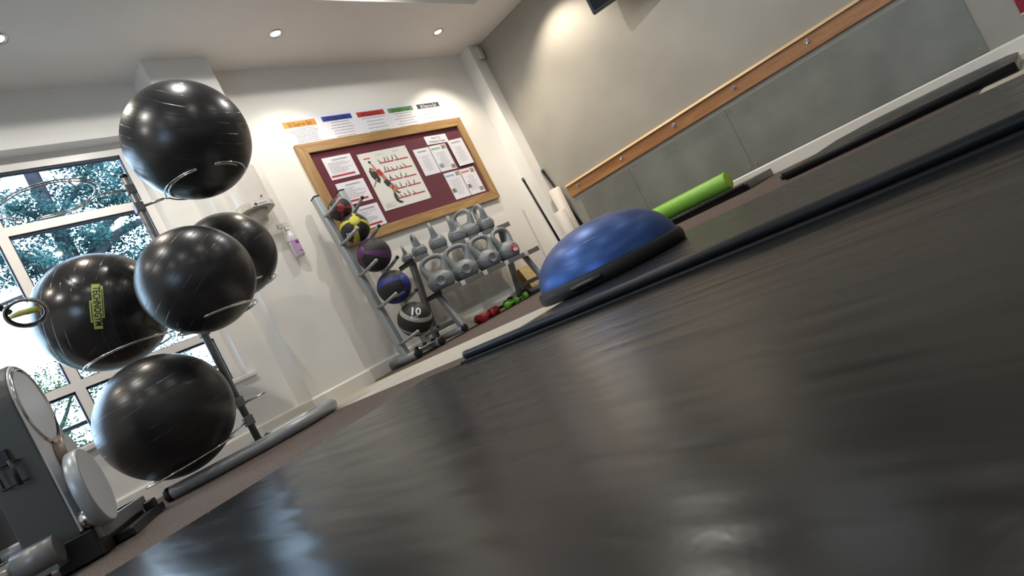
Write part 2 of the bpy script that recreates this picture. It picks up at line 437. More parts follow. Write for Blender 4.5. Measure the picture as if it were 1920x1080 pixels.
def add_fill_window(name, axis, at, u0, u1, n):
    f = MB(); g = []
    def bx(a0, a1, z0, z1, d0, d1): return ((a0, at + d0, z0), (a1, at + d1, z1)) if axis == 'x' else ((at + d0, a0, z0), (at + d1, a1, z1))
    f.box(*bx(u0, u1, LZ0, LZ0 + .05, -.03, .03)); f.box(*bx(u0, u1, LZ1 - .05, LZ1, -.03, .03))
    for i in range(n + 1):
        c = u0 + (u1 - u0) * i / n; c = min(max(c, u0 + .025), u1 - .025); f.box(*bx(c - .025, c + .025, LZ0 + .05, LZ1 - .05, -.03, .03))
    o = struct(f.build(name, 'upvc'))
    for i in range(n):
        a, b = u0 + (u1 - u0) * i / n + .02, u0 + (u1 - u0) * (i + 1) / n - .02
        MB().box(*bx(a, b, LZ0 + .04, LZ1 - .04, -.003, .003)).build('pane', 'glass', o)
add_fill_window('fill_window', 'y', XL - .1, LY0, LY1, 4)  # out-of-view window, added so soft daylight fills the room
# safety rail outside the window
m = MB().tube([(-1.8, 4.42, .60), (2.2, 4.42, .60)], .014, 10)
for x in (-1.7, -.4, 2.1): m.tube([(x, 4.42, -.28), (x, 4.42, .6)], .011, 8)
tag(m.build('guard_rail', 'rail', at=(0, 4.42, -.28)), 'dark grey tubular guard rail outside the window, beyond the panes', 'rail')
# grey wall: kick panels with screws
pi_ = 1
for y0, y1, nm in ((2.80, 3.43, ''), (1.80, 2.797, ''), (.24, 1.797, '')):
    pi_ += 1
    m = MB().box((XR - .007, y0, .105), (XR, y1, .635))
    o = struct(m.build('trim_%d' % pi_, 'panel'))
    sc = MB()
    for yy in (y0 + .03, (y0 + y1) / 2, y1 - .03):
        for zz in (.14, .605): sc.lathe([(.0075, 0), (.0065, .003), (.002, .005)], frame((XR - .007, yy, zz), (-1, 0, 0)), 10)
    sc.build('screw_heads', 'chrome', o)
# barre board with five eye hooks
br = thing('barre_board', 'long wooden rail board with metal eye hooks fixed along the grey wall', 'wall rail', (XR, 1.0, .674))
m = MB().box((XR - .028, -.9, .676), (XR, 3.50, .80)); m.build('board', 'barre', br, bevel=.004)
pr = []
for i in range(13):
    t = math.pi * i / 12; pr.append((math.cos(t) * .026, math.sin(t) * .024))
m = MB(); n = 13; vs = []
for y in (-.9, 3.495, 3.51):
    k = .8 if y > 3.5 else 1
    vs += [(XR - .026 + a * k, y, .788 + b * k) for a, b in pr]
fs = [(i, i + 1, n + i + 1, n + i) for i in range(n - 1)] + [(n + i, n + i + 1, 2 * n + i + 1, 2 * n + i) for i in range(n - 1)] + [(2 * n + i for i in range(n))]
fs = [tuple(f) for f in fs]
m.add(vs, fs, True); m.build('top_rail', 'barretop', br)
for y in (3.36, 2.797, 2.215, 1.647, 1.068, .48, -.1):
    m = MB(); x = XR - .028
    m.lathe([(.017, 0), (.017, .003), (.013, .005), (.013, .004), (.004, .004), (.004, .022)], frame((x, y, .745), (-1, 0, 0)), 20)
    m.tube([(x - .024, y + .011 * math.cos(a), .745 + .011 * math.sin(a)) for a in [2 * math.pi * k / 18 for k in range(18)]], .0032, 8, closed=True)
    m.build('eye_hook', 'chrome', br)

# red print cloth at the right edge and wall tv
m = MB().box((XR - .012, -.30, .215), (XR, .042, .64))
p_ = tag(m.build('wall_poster', 'cloth', at=(XR, 0, .2)), 'red poster low on the grey wall, cut off by the right edge of the picture', 'poster')
m2 = MB().box((XR - .0125, -.30, .207), (XR, .042, .2155)); m2.build('pale_border', 'white', p_)
tvm = frame((4.62, 2.28, 1.83), Vector((-.93, -.36, -.06)), (.36, -.93, 0))
tv = thing('television', 'black flat television on the grey wall, cut off by the top edge of the picture', 'television', (XR, 2.1, 2.1))
# local: x along width (towards the camera side), y up-ish, z out of the screen
up = Vector((.06, 0, 1)); zv = Vector((-.95, -.30, -.10)).normalized(); xv = up.cross(zv).normalized()
if xv.y > 0: xv = -xv
yv = zv.cross(xv); 
if yv.z < 0: yv = -yv
tm = Matrix((xv, yv, zv)).transposed().to_4x4(); tm.translation = Vector((4.50, 2.243, 1.815))
m = MB().box((0, 0, -.05), (.78, .46, 0), tm); m.build('casing', 'black', tv, bevel=.005)
m = MB().box((.022, .022, 0), (.758, .438, .002), tm); m.build('screen', 'tv', tv)
c = tm @ Vector((.39, .23, -.05))
m = MB().tube([c, (XR - .02, c.y + .05, c.z)], .025, 10).box((XR - .02, c.y - .07, c.z - .1), (XR, c.y + .13, c.z + .1)); m.build('bracket', 'black', tv)
# alarm sensor in the corner
m = MB().rbox((4.775, 3.655, 2.36), (4.835, 3.70, 2.475), .008); tag(m.build('motion_sensor', 'cream', at=(4.8, 3.7, 2.36)), 'small cream alarm sensor high in the corner under the ceiling', 'sensor')

# ------------------------------------------------------------ downlights
M['lampglow'] = mat('lamp_glow', (1, .9, .78), .3, emit=14)
def downlight(x, y, z, label, power=None, cone=112, blend=.6, col=None):
    t = thing('ceiling_downlight', label, 'ceiling light', (x, y, z), 'recessed ceiling downlights')
    MB().lathe([(.034, .0), (.038, -.006), (.050, -.006), (.052, -.001), (.052, 0)], Matrix.Translation((x, y, z)), 28, cap=False).build('bezel', 'chrome', t)
    MB().lathe([(.0001, -.002), (.034, -.002)], Matrix.Translation((x, y, z)), 24, cap=False).build('lamp', 'lampglow', t)
    l = bpy.data.lights.new('spot', 'SPOT'); l.energy = power or LAMP_W; l.color = col or LAMP_COL; l.spot_size = R_(cone); l.spot_blend = blend; l.shadow_soft_size = .03
    o = bpy.data.objects.new('lamp_light', l); COL.objects.link(o); o.parent = t; o.location = (0, 0, -.02)
downlight(2.478, 3.43, ZC, 'round downlight in the ceiling above the notice board, middle of the three')
downlight(4.101, 3.45, ZC, 'round downlight in the ceiling nearest the corner with the grey wall', LAMP_W * 1.7)
downlight(.89, 3.43, ZC, 'round downlight in the ceiling above the window, at the left edge of the picture')
for y, wd in ((2.75, 'first'), (.75, 'second'), (-1.25, 'third')): downlight(4.52, y, ZC, 'round downlight above the grey wall, %s from the corner' % wd, LAMP_W * (2.2 if y > 2 else .6))
downlight(-.7, 3.43, ZC, 'round downlight above the far left end of the window wall')
COFFER_W = 50
for j, (y, row) in enumerate(((2.52, 'row nearest the notice board wall'), (.8, 'second row from the notice board wall'), (-1.1, 'third row from the notice board wall'))):
    for x, ps in ((3.05, 'nearest the grey wall'), (1.5, 'second from the grey wall'), (0, 'third from the grey wall'), (-1.4, 'fourth from the grey wall')):
        downlight(x, y, ZC + CH, 'raised ceiling downlight, %s, %s' % (row, ps), COFFER_W * (1.15, .35, .2)[j], 165, .25, (1, .96, .90))
M['coolglow'] = mat('panel_glow', (.90, .96, 1), .4, emit=3)
def panel_light(x, y, label):
    t = thing('ceiling_panel_light', label, 'ceiling light', (x, y, ZC + CH))
    z = ZC + CH
    MB().box((x - .17, y - .42, z - .03), (x + .17, y + .42, z)).build('frame', 'white', t, bevel=.004)
    MB().box((x - .15, y - .40, z - .034), (x + .15, y + .40, z - .0301)).build('diffuser', 'coolglow', t)
panel_light(4.02, 1.95, 'white panel light in the raised ceiling near the grey wall')
panel_light(4.02, -.6, 'white panel light in the raised ceiling by the grey wall, further from the notice board')
panel_light(.2, -1.2, 'white panel light in the raised ceiling on the window side of the room')

# ------------------------------------------------------------ mats on the floor
def slab(name, poly, zs_, th, parent=None, mats='vinyl', n=1):
    m = MB(); k = len(poly)
    vs = [(p[0], p[1], 0.001) for p in poly] + [(p[0], p[1], z - .003) for p, z in zip(poly, zs_)]
    cx = sum(p[0] for p in poly) / k; cy = sum(p[1] for p in poly) / k
    for p, z in zip(poly, zs_):
        d = math.hypot(p[0] - cx, p[1] - cy); vs.append((p[0] - (p[0] - cx) / d * .006, p[1] - (p[1] - cy) / d * .006, z))
    fs = [tuple(reversed(range(k)))]
    for q in range(2):
        for i in range(k):
            j = (i + 1) % k; fs.append((q * k + i, q * k + j, (q + 1) * k + j, (q + 1) * k + i))
    fs.append(tuple(range(2 * k, 3 * k)))
    return m.add(vs, fs)
o = slab('', [(1.085, 1.62), (.13, 1.465), (-1.3, 1.22), (-1.3, -1.3), (1.15, -1.3), (1.153, -1.24), (1.078, -.05), (1.044, .3), (1.042, .8), (1.050, 1.41), (1.080, 1.42)], [.014] * 11, .014).build('exercise_mat', 'vinyl', at=(0, 0, 0))
tag(o, 'large glossy black exercise mat filling the foreground', 'mat', 'black vinyl exercise mats')
def rail_mat(label, poly, zs_, bar, r, loc, lip=None):
    t = thing('exercise_mat', label, 'mat', loc, 'black vinyl exercise mats')
    slab('', poly, zs_, 0).build('mat_pad', 'vinyl', t)
    MB().tube(bar, r, 18).build('edge_tube', 'rail', t)
    b0, b1 = Vector(bar[0]), Vector(bar[-1]); d = (b0 - b1).normalized()
    if lip: slab('', lip, [.021] * len(lip), 0).build('edge_lip', 'rail', t)
    MB().lathe([(r * 1.04, -.012), (r * 1.04, .002), (r * .8, .006), (.0001, .006)], frame(b0, d), 18).build('end_cap', 'black', t)
    MB().lathe([(.0035, 0), (.003, .0015), (.0001, .002)], frame(b0 + d * .006, d), 10).build('screw', 'chrome', t)
    return t
rail_mat('black mat with a raised tube edge that carries the blue balance trainer',
         [(1.125, 1.375), (2.36, 1.375), (2.38, .2), (2.38, -1.2), (1.17, -1.2), (1.13, .8)], [.022] * 6,
         [(1.092, 1.395, .032), (1.08, .8, .032), (1.085, .3, .032), (1.12, -.05, .032), (1.2, -1.2, .032)], .0125, (1.7, 0, 0), [(1.062, 1.40), (1.14, 1.385), (1.15, .8), (1.19, -.6), (1.20, -1.25), (1.16, -1.25), (1.085, -.05), (1.050, .3), (1.048, .8)])
rail_mat('long black mat with a tube edge lying close to the grey wall, behind the others',
         [(3.08, 1.03), (4.05, 1.0), (4.35, .82), (4.35, .4), (4.05, .14), (3.9, .10), (3.10, .10)], [.03, .045, .05, .05, .05, .048, .03],
         [(3.05, 1.03, .026), (3.06, .10, .026)], .017, (3.5, .5, 0))
rail_mat('black mat with a tube edge lying under the lime foam roller',
         [(4.14, 2.95), (4.78, 2.95), (4.78, 1.66), (4.14, 1.62)], [.052, .056, .056, .052],
         [(4.12, 1.62, .042), (4.12, 2.95, .042)], .014, (4.4, 2.2, 0))
# lime foam roller
m = MB(); prof = [(.060, 0), (.066, .003), (.068, .01), (.068, .86), (.066, .867), (.060, .87)]
m.lathe(prof, frame((4.42, 1.84, .124), (0, 1, 0)), 40)
o = tag(m.build('foam_roller', 'lime', at=(4.42, 2.2, .056)), 'lime green foam roller lying on a black mat behind the blue dome', 'foam roller')
MB().lathe([(.0001, -.0015), (.054, -.0015), (.058, 0)], frame((4.42, 1.8405, .124), (0, 1, 0)), 32, cap=False).build('end_face', 'limeend', o)
# white foam rollers upright in the corner
for x, y, h, lab in ((4.765, 3.595, .835, 'tall white foam roller standing upright in the corner'), (4.612, 3.545, .60, 'shorter white foam roller standing upright in front of the tall one')):
    m = MB().lathe([(.056, 0), (.06, .006), (.06, h - .006), (.056, h)], Matrix.Translation((x, y, .001)), 28)
    tag(m.build('foam_roller', 'foam', at=(x, y, 0)), lab, 'foam roller', 'white foam rollers')
# weighted bars leaning
def wbar(a, b, lab, cap):
    t = thing('weighted_bar', lab, 'exercise bar', b, 'black weighted bars leaning in the corner')
    a, b = Vector(a), Vector(b); d = (a - b).normalized()
    MB().tube([b, a], .0125, 14).build('bar', 'rail', t)
    MB().lathe([(.0145, -.03), (.0145, .004), (.011, .009), (.0001, .010)], frame(a, d), 14).build('end_cap', cap, t)
M['teal'] = mat('teal_cap', (.01, .07, .08), .4); M['greycap'] = mat('grey_cap', (.12, .13, .14), .4)
wbar((4.503, 3.68, 1.05), (4.472, 3.575, .012), 'black weighted bar with a grey cap leaning on the white wall', 'greycap')
wbar((4.846, 3.68, 1.075), (4.846, 3.47, .012), 'black weighted bar with a teal cap leaning against the grey wall', 'teal')

# ------------------------------------------------------------ balance trainer (half ball)
BX, BY, BR, BZ = 1.862, 1.335, .300, .0225
bo = thing('balance_trainer', 'blue half-ball balance trainer on a black base, standing on the mat', 'balance trainer', (BX, BY, BZ))
tl = Matrix.Translation((BX, BY, BZ))
MB().lathe([(.24, 0), (BR - .008, .0), (BR, .004), (BR + .002, .030), (BR - .004, .046), (BR - .014, .052), (BR - .03, .05)], tl, 96).build('base', 'rubber', bo)
prof = []
dr, dh = BR - .016, .176
for i in range(33):
    t = (math.pi / 2) * i / 32
    prof.append((max(1e-6, dr * math.cos(t) ** .92), .042 + dh * math.sin(t)))
d = MB().lathe(prof, tl, 96, cap=False).build('dome', 'dome', bo)
for a in (197, 17):
    hn = MB()
    aa = R_(a); cx_, cy_ = math.cos(aa), math.sin(aa)
    pts = [(BX + math.cos(R_(a + q)) * (BR + off), BY + math.sin(R_(a + q)) * (BR + off), BZ + .026) for q, off in ((-11, -.004), (-10, .012), (-5, .016), (0, .017), (5, .016), (10, .012), (11, -.004))]
    hn.tube(pts, .008, 10); hn.build('grip_handle', 'black', bo)

# ------------------------------------------------------------ gym ball tree
P = Vector((.993, 3.0, 0))
tree = thing('ball_rack', 'grey steel pole rack with chrome wire rings that hold the gym balls', 'ball rack', (P.x, P.y, 0))
TR = .030
def smooth_path(pts, k=6):
    out = []; n = len(pts)
    for i in range(n - 1):
        p0, p1, p2, p3 = [Vector(pts[j]) for j in (max(i - 1, 0), i, i + 1, min(i + 2, n - 1))]
        for q in range(k):
            t = q / k
            out.append(.5 * ((2 * p1) + (-p0 + p2) * t + (2 * p0 - 5 * p1 + 4 * p2 - p3) * t * t + (-p0 + 3 * p1 - 3 * p2 + p3) * t ** 3))
    out.append(Vector(pts[-1])); return out
base_pts = [(.55, 2.93, TR), (.70, 2.84, TR), (.86, 2.77, TR), (1.04, 2.75, TR), (1.20, 2.80, TR), (1.34, 2.92, TR), (1.42, 3.05, TR), (1.44, 3.17, TR), (1.37, 3.24, TR), (1.24, 3.22, TR), (1.10, 3.18, TR)]
bp = smooth_path(base_pts)
b = MB().tube(bp, TR, 18).build('base_tube', 'steel', tree)
MB().lathe([(TR * 1.03, -.02), (TR * 1.03, .002), (TR * .8, .008), (.0001, .008)], frame(base_pts[0], (-.86, .5, 0)), 20).build('end_cap', 'black', tree)
MB().tube([(P.x + .03, P.y + .20, .03), (P.x, P.y, .035), (P.x - .03, P.y - .22, .04)], .020, 12).build('base_stretcher', 'black', tree)
MB().tube([(P.x, P.y, .03), (P.x, P.y, 1.47)], .0165, 16).build('pole', 'steeldk', tree)
MB().lathe([(.018, 0), (.018, .012), (.012, .018), (.0001, .019)], Matrix.Translation((P.x, P.y, 1.465)), 16).build('pole_cap', 'black', tree)
def ring(center, rr, z, gap, clampz, drop=.0, w=.020):
    """double wire C ring: neck towards the pole, gap as (angle centre, width) degrees"""
    c = Vector((center[0], center[1], z)); d = P - c; d.z = 0; nk = math.degrees(math.atan2(d.y, d.x))
    g0, gw = gap
    mb = MB()
    a0, a1 = g0 + gw / 2, g0 - gw / 2 + 360
    # two concentric wires joined by a hairpin at both free ends, broken at the neck
    def pt(a, r_):
        q = R_(a); out = Vector((math.cos(q), math.sin(q), 0))
        tilt = -drop * (1 - out.dot(d.normalized())) * .5
        return c + out * r_ + Vector((0, 0, tilt))
    nk_ = nk
    while nk_ < a0: nk_ += 360
    segs = ((a0, nk_ - 6), (a1, nk_ + 6))
    for e, nn in segs:
        steps = 28
        outer = [pt(e + (nn - e) * i / steps, rr) for i in range(steps + 1)]
        inner = [pt(e + (nn - e) * i / steps, rr - w) for i in range(steps + 1)]
        s_ = 1 if nn > e else -1
        hair = [pt(e - s_ * 3, rr - w * .15), pt(e - s_ * 4, rr - w * .5), pt(e - s_ * 3, rr - w * .85)]
        side = d.normalized().cross(Vector((0, 0, 1))) * (.008 * (1 if s_ > 0 else -1))
        tail0 = c + d.normalized() * (rr + .025) - side; cl = P - d.normalized() * .018 - side; cl.z = clampz; tail0.z = z + (clampz - z) * .3
        path = list(reversed(inner)) + list(reversed(hair)) + outer
        mb.tube(path + [tail0, cl], .0036, 8)
    # inner wires are joined across the neck
    j = [pt(nk_ - 6 + 12 * i / 6, rr - w) for i in range(7)]
    mb.tube(j, .0036, 8, cap=False)
    o = mb.build('ball_ring', 'chrome', tree)
    cb = MB().box((P.x - .021, P.y - .021, clampz - .024), (P.x + .021, P.y + .021, clampz + .024)); cb.build('clamp', 'steeldk', o, bevel=.004)
    return o
ring((.665, 2.945), .19, 1.40, (112, 28), 1.40)                 # empty ring, left
ring((1.262, 2.815), .190, 1.297, (255, 34), 1.305)              # top ball
ring((.745, 3.245), .198, .710, (120, 100), .69, 0, .017)                # maker's ball
ring((.958, 2.645), .168, .612, (200, 76), .635, 0, .016)               # front ball
ring((1.36, 3.20), .17, .81, (-60, 40), .80)                   # rear ball
ring((.685, 2.93), .19, .128, (150, 34), .155, .03)           # bottom ball
ring((1.075, 3.24), .13, .25, (-50, 44), .255)                    # spare ring, low
def gym_ball(c, r, rot, label, mt='gym'):
    c = Vector(c); me = MB().sphere(c, r, 96, 64)
    o = me.build('gym_ball', mt, at=c, rot=rot); ORG[o.name] = c
    pl = MB(); z = rot.to_3x3() @ Vector((0, 0, 1))
    tag(o, label, 'gym ball', 'black gym balls on the wire rack')
    return o
def axis_rot(phi, k=.3):
    """ball axis for grooves that run phi degrees against the level of the photograph"""
    t = R_(phi + 90); v = Vector((.638, -.625, -.449)) * math.cos(t) + Vector((.317, -.319, .893)) * math.sin(t) + Vector((-.70, -.71, 0)) * k
    return frame((0, 0, 0), v)
E_ = lambda x, y, z: (Matrix.Rotation(R_(z), 4, 'Z') @ Matrix.Rotation(R_(y), 4, 'Y') @ Matrix.Rotation(R_(x), 4, 'X'))
gym_ball((1.285, 2.835, 1.525), .288, axis_rot(-12), 'black gym ball on the topmost ring, above all the others')
gym_ball((.958, 2.66, .802), .2355, axis_rot(58), 'smooth black gym ball in front, on the middle of the rack')
gym_ball((1.385, 3.245, 1.018), .243, axis_rot(35), 'black gym ball half hidden behind the middle one, nearest the towel dispenser')
gym_ball((.683, 2.93, .335), .2705, axis_rot(32, .15), 'black gym ball on the lowest ring, just above the rack base')
tb = gym_ball((.735, 3.33, .952), .290, axis_rot(98, .2), 'ribbed black gym ball with a yellow-green maker label, nearest the window', 'gymbig')
# maker label on the ribbed ball
def on_ball(c, r, n0, u, v):
    c = Vector(c); n0 = Vector(n0).normalized(); u = Vector(u); u = (u - n0 * u.dot(n0)).normalized(); v = Vector(v); v = (v - n0 * v.dot(n0)); v = (v - u * v.dot(u)).normalized()
    def f(p, lift=0):
        rr = math.hypot(p.x, p.y); a = rr / r
        dirv = (u * p.x + v * p.y) / rr if rr > 1e-9 else u
        return c + (n0 * math.cos(a) + dirv * math.sin(a)) * (r + lift)
    return f
tbc = Vector((.735, 3.33, .952))
hit = Vector((-.06, -.285, .005))      # label centre direction from the ball centre
hit = hit.normalized() + Vector((-.26, .28, -.90)) * .14
mp0 = on_ball(tbc, .290, hit, (-.26, .28, -.90), (.70, -.56, -.40))
mp_ = lambda p, lift=0: mp0(Vector((p.x * .88, p.y * .74, 0)), lift)
def grid_patch(mb, mapf, x0, y0, x1, y1, lift, n=8, m_=4):
    vs = []; fs = []
    for i in range(n + 1):
        for j in range(m_ + 1): vs.append(mapf(Vector((x0 + (x1 - x0) * i / n, y0 + (y1 - y0) * j / m_, 0)), lift))
    for i in range(n):
        for j in range(m_):
            a = i * (m_ + 1) + j; fs.append((a, a + m_ + 1, a + m_ + 2, a + 1))
    mb.add(vs, fs, True)
lb = MB(); hw, hh = .118, .029
grid_patch(lb, mp_, -hw, -.024, hw, .020, .0012)
grid_patch(lb, mp_, -hw + .012, .020, .062, .034, .0012)
grid_patch(lb, mp_, -.030, -.038, .082, -.024, .0012)
inv = tb.rotation_euler.to_matrix().inverted()
def ball_child(mb, name, mt, ball, c):
    r3 = ball.rotation_euler.to_matrix().inverted(); mb.v = [c + (r3 @ (p - c)) for p in mb.v]; return mb.build(name, mt, ball)
ball_child(lb, 'maker_label', 'logo', tb, tbc)
tx = MB()
text(tx, 'TECHNOGYM', None, .052, .205, .02, mapf=lambda p: mp_(p + Vector((0, -.001, 0)), .0020))
for x0, x1, yy in ((-.085, .055, .025), (-.02, .075, -.030)): grid_patch(tx, mp_, x0, yy, x1, yy + .004, .0020, 6, 1)
ball_child(tx, 'label_lettering', 'black', tb, tbc)
# valve plugs
# ------------------------------------------------------------ dispenser, notice, spray bottle
DX0, DX1, DZ0, DZ1 = 1.70, 1.925, 1.375, 1.64
ds = thing('towel_dispenser', 'white curved paper towel dispenser mounted on the pillar', 'dispenser', ((DX0 + DX1) / 2, PY, DZ0))
m = MB(); pts = []
cx_ = (DX0 + DX1) / 2; hw = (DX1 - DX0) / 2
for i in range(17):
    t = math.pi * i / 16; pts.append((cx_ - hw * math.copysign(abs(math.cos(t)) ** .6, math.cos(t)), PY - .05 - .135 * max(0, math.sin(t)) ** .5))
pts = [(DX1, PY)] + [(DX0, PY)] + pts
m.prism(pts, DZ0, DZ1, .01, smooth=False); m.build('cover', 'white', ds)
m = MB(); q = [(cx_ + (p[0] - cx_) * 1.05, PY + (p[1] - PY) * 1.06) for p in pts]; m.prism(q, DZ0 - .038, DZ0 + .002, .003); rm = m.build('bottom_rim', 'cream', ds)
m = MB().box((cx_ - .06, PY - .2025, DZ0 - .033), (cx_ + .06, PY - .19, DZ0 - .007)); lp = m.build('label_plate', 'paper', ds)
m = MB().lathe([(.0001, 0), (.010, 0)], frame((cx_ - .035, PY - .2035, DZ0 - .020), (0, -1, 0)), 14, cap=False); m.build('green_emblem', 'inkgreen', lp)
m = MB().box((cx_ - .018, PY - .2035, DZ0 - .023), (cx_ + .04, PY - .2025, DZ0 - .017)); m.build('grey_lettering', 'ink', lp)
m = MB().lathe([(.075, 0), (.05, -.04), (.045, -.075), (.03, -.08)], Matrix.Translation((cx_, PY - .10, DZ0 - .038)), 20); m.build('nozzle', 'cream', ds)
m = MB().lathe([(.006, 0), (.006, .008), (.003, .010)], frame((cx_ + .03, PY - .188, DZ0 + .03), (0, -1, 0)), 10); m.build('lock_button', 'pred', ds)
def sheet_lines(mb, x0, x1, z0, z1, n, y, h=.0035, cen=False, mn=.5):
    for i in range(n):
        z = z1 - (z1 - z0) * i / max(1, n - 1); w = (x1 - x0) * random.uniform(mn, 1)
        a = (x0 + x1) / 2 - w / 2 if cen else x0
        k = a
        while k < a + w:
            l = min(random.uniform(.008, .03), a + w - k)
            mb.quad([(k, y, z), (k + l, y, z), (k + l, y, z + h), (k, y, z + h)]); k += l + .004
nt_ = MB().box((1.84, PY - .002, 1.655), (1.985, PY, 1.82)).build('notice_sheet', 'paper', at=(1.9, PY, 1.65)); tag(nt_, 'small printed notice on the pillar above the towel dispenser', 'notice')
m = MB(); sheet_lines(m, 1.85, 1.975, 1.665, 1.80, 8, PY - .0026); m.build('print', 'ink', nt_)
# spray bottle in a wall clip
SX, SY = 1.975, 3.636
sp = thing('spray_bottle', 'clear spray bottle of pink cleaner with a purple label, hung on the pillar', 'spray bottle', (SX, SY, .99))
T = Matrix.Translation((SX, SY, .985))
MB().lathe([(.030, 0), (.034, .006), (.034, .135), (.031, .15), (.016, .185), (.012, .195)], T, 24).build('bottle', 'clear', sp)
MB().lathe([(.028, .004), (.031, .008), (.031, .085), (.0001, .085)], T, 24).build('pink_liquid', 'lavender', sp)
m = MB(); vs = []; fs = []
for i in range(9):
    a = R_(215 + 110 * i / 8)
    for z in (.02, .115): vs.append(Vector((SX + .0345 * math.cos(a), SY + .0345 * math.sin(a), .985 + z)))
fs = [(2 * i, 2 * i + 2, 2 * i + 3, 2 * i + 1) for i in range(8)]
m.add(vs, fs, True); lb_ = m.build('label', 'lavender', sp)
for z, h in ((.03, .006), (.085, .022)):
    vs = []; m = MB()
    for i in range(5):
        a = R_(262 + 50 * i / 4)
        for q in (z, z + h): vs.append(Vector((SX + .0350 * math.cos(a), SY + .0350 * math.sin(a), .985 + q)))
    m.add(vs, [(2 * i, 2 * i + 2, 2 * i + 3, 2 * i + 1) for i in range(4)], True); m.build('purple_print', 'purple', lb_)
m = MB().lathe([(.014, .19), (.014, .21), (.010, .215), (.010, .232)], T, 16).box((SX - .055, SY - .010, 1.205), (SX + .022, SY + .010, 1.236)).box((SX - .040, SY - .004, 1.175), (SX - .034, SY + .004, 1.207)); m.build('trigger_head', 'white', sp)
m = MB().box((SX - .012, SY + .030, 1.09), (SX + .012, PY, 1.12)).tube([(SX + .038 * math.cos(R_(a)), SY + .038 * math.sin(R_(a)), 1.105) for a in range(-30, 211, 20)], .003, 6); m.build('wall_clip', 'white', sp)

# ------------------------------------------------------------ notice board
BX0, BX1, BZ0, BZ1 = 2.452, 4.254, .982, 1.854
FW, FD = .082, .035
YF_ = YB - .003
nb = thing('notice_board', 'wide oak framed notice board with burgundy felt on the back wall', 'notice board', ((BX0 + BX1) / 2, YB, BZ0))
def mitre(p, q, r_, s_, mt, nm):
    vs = [(a[0], YB - FD, a[1]) for a in (p, q, r_, s_)] + [(a[0], YB, a[1]) for a in (p, q, r_, s_)]
    fs = [(0, 1, 2, 3), (7, 6, 5, 4), (0, 4, 5, 1), (1, 5, 6, 2), (2, 6, 7, 3), (3, 7, 4, 0)]
    MB().add(vs, fs).build(nm, mt, nb, bevel=.003)
o4 = ((BX0, BZ0), (BX1, BZ0), (BX1, BZ1), (BX0, BZ1)); i4 = ((BX0 + FW, BZ0 + FW), (BX1 - FW, BZ0 + FW), (BX1 - FW, BZ1 - FW), (BX0 + FW, BZ1 - FW))
mitre(o4[0], o4[1], i4[1], i4[0], 'oakx', 'frame_rail'); mitre(o4[2], o4[3], i4[3], i4[2], 'oakx', 'frame_rail')
mitre(o4[3], o4[0], i4[0], i4[3], 'oakz', 'frame_stile'); mitre(o4[1], o4[2], i4[2], i4[1], 'oakz', 'frame_stile')
YP = YB - .014
MB().box((BX0 + FW - .01, YP, BZ0 + FW - .01), (BX1 - FW + .01, YB, BZ1 - FW + .01)).build('felt_panel', 'felt', nb)
def paper(name, label, cat, x0, z0, x1, z1, y, mt='paper', tilt=0, group=None):
    mt_ = Matrix.Translation(((x0 + x1) / 2, 0, (z0 + z1) / 2)) @ Matrix.Rotation(R_(tilt), 4, 'Y') @ Matrix.Translation((-(x0 + x1) / 2, 0, -(z0 + z1) / 2))
    o = MB().box((x0, y - .0022, z0), (x1, y - .0008, z1), mt_).build(name, mt, at=((x0 + x1) / 2, y, z0)); tag(o, label, cat, group)
    return o, mt_, y - .0028
def put(mb, mtx, nm, mt, par):
    mb.v = [mtx @ p for p in mb.v]; return mb.build(nm, mt, par)
def rect(mb, x0, z0, x1, z1, y): mb.quad([(x0, y, z0), (x1, y, z0), (x1, y, z1), (x0, y, z1)])
def txt(mb, s_, x, z, y, h, fit=None, bold=0): text(mb, s_, Matrix.Translation((x, y, z)) @ Matrix.Rotation(R_(90), 4, 'X'), h, fit, bold)
# three landscape sheets on the left
for k, (x0, z0, lab) in enumerate(((2.622, 1.525, 'top'), (2.628, 1.300, 'middle'), (2.640, 1.075, 'bottom'))):
    o, mt_, y = paper('notice_sheet', 'white landscape sheet with a red strip, %s of three on the board' % lab, 'notice', x0, z0, x0 + .268, z0 + .19, YP, group='landscape sheets on the board')
    m = MB(); rect(m, x0 + .012, z0 + .018, x0 + .232, z0 + .034, y); put(m, mt_, 'red_strip', 'pred', o)
    m = MB(); sheet_lines(m, x0 + .07, x0 + .235, z0 + .155, z0 + .162, 2, y, .006, True, .8); sheet_lines(m, x0 + .03, x0 + .245, z0 + .05, z0 + .135, 8, y, .0045, False, .4); put(m, mt_, 'print', 'ink', o)
# large workout poster
px0, px1, pz0, pz1 = 2.945, 3.465, 1.172, 1.690
o, mt_, y = paper('workout_poster', 'large white workout poster with a leaping woman and rows of small exercise figures', 'poster', px0, pz0, px1, pz1, YP, 'card')
m = MB()
for r in range(5):
    zz = pz1 - .118 - r * .083
    for q in (.175, .337): put((lambda k: (rect(k, px0 + q, zz, px0 + q + .150, zz + .011, y), k)[1])(MB()), mt_, 'red_strip', 'pred', o)
rect(m, px0 + .04, pz1 - .055, px0 + .105, pz1 - .046, y)
put(m, mt_, 'red_title', 'pred', o)
def limb(mb, pts, w, y):
    pts = [Vector((p[0], 0, p[1])) for p in pts]
    for i in range(len(pts) - 1):
        a, b = pts[i], pts[i + 1]; w0 = w[i] if isinstance(w, (list, tuple)) else w; w1 = w[i + 1] if isinstance(w, (list, tuple)) else w
        d_ = (b - a).normalized(); n_ = Vector((-d_.z, 0, d_.x))
        q = [a - n_ * w0, b - n_ * w1, b + n_ * w1, a + n_ * w0]; mb.quad([(v.x, y, v.z) for v in q])
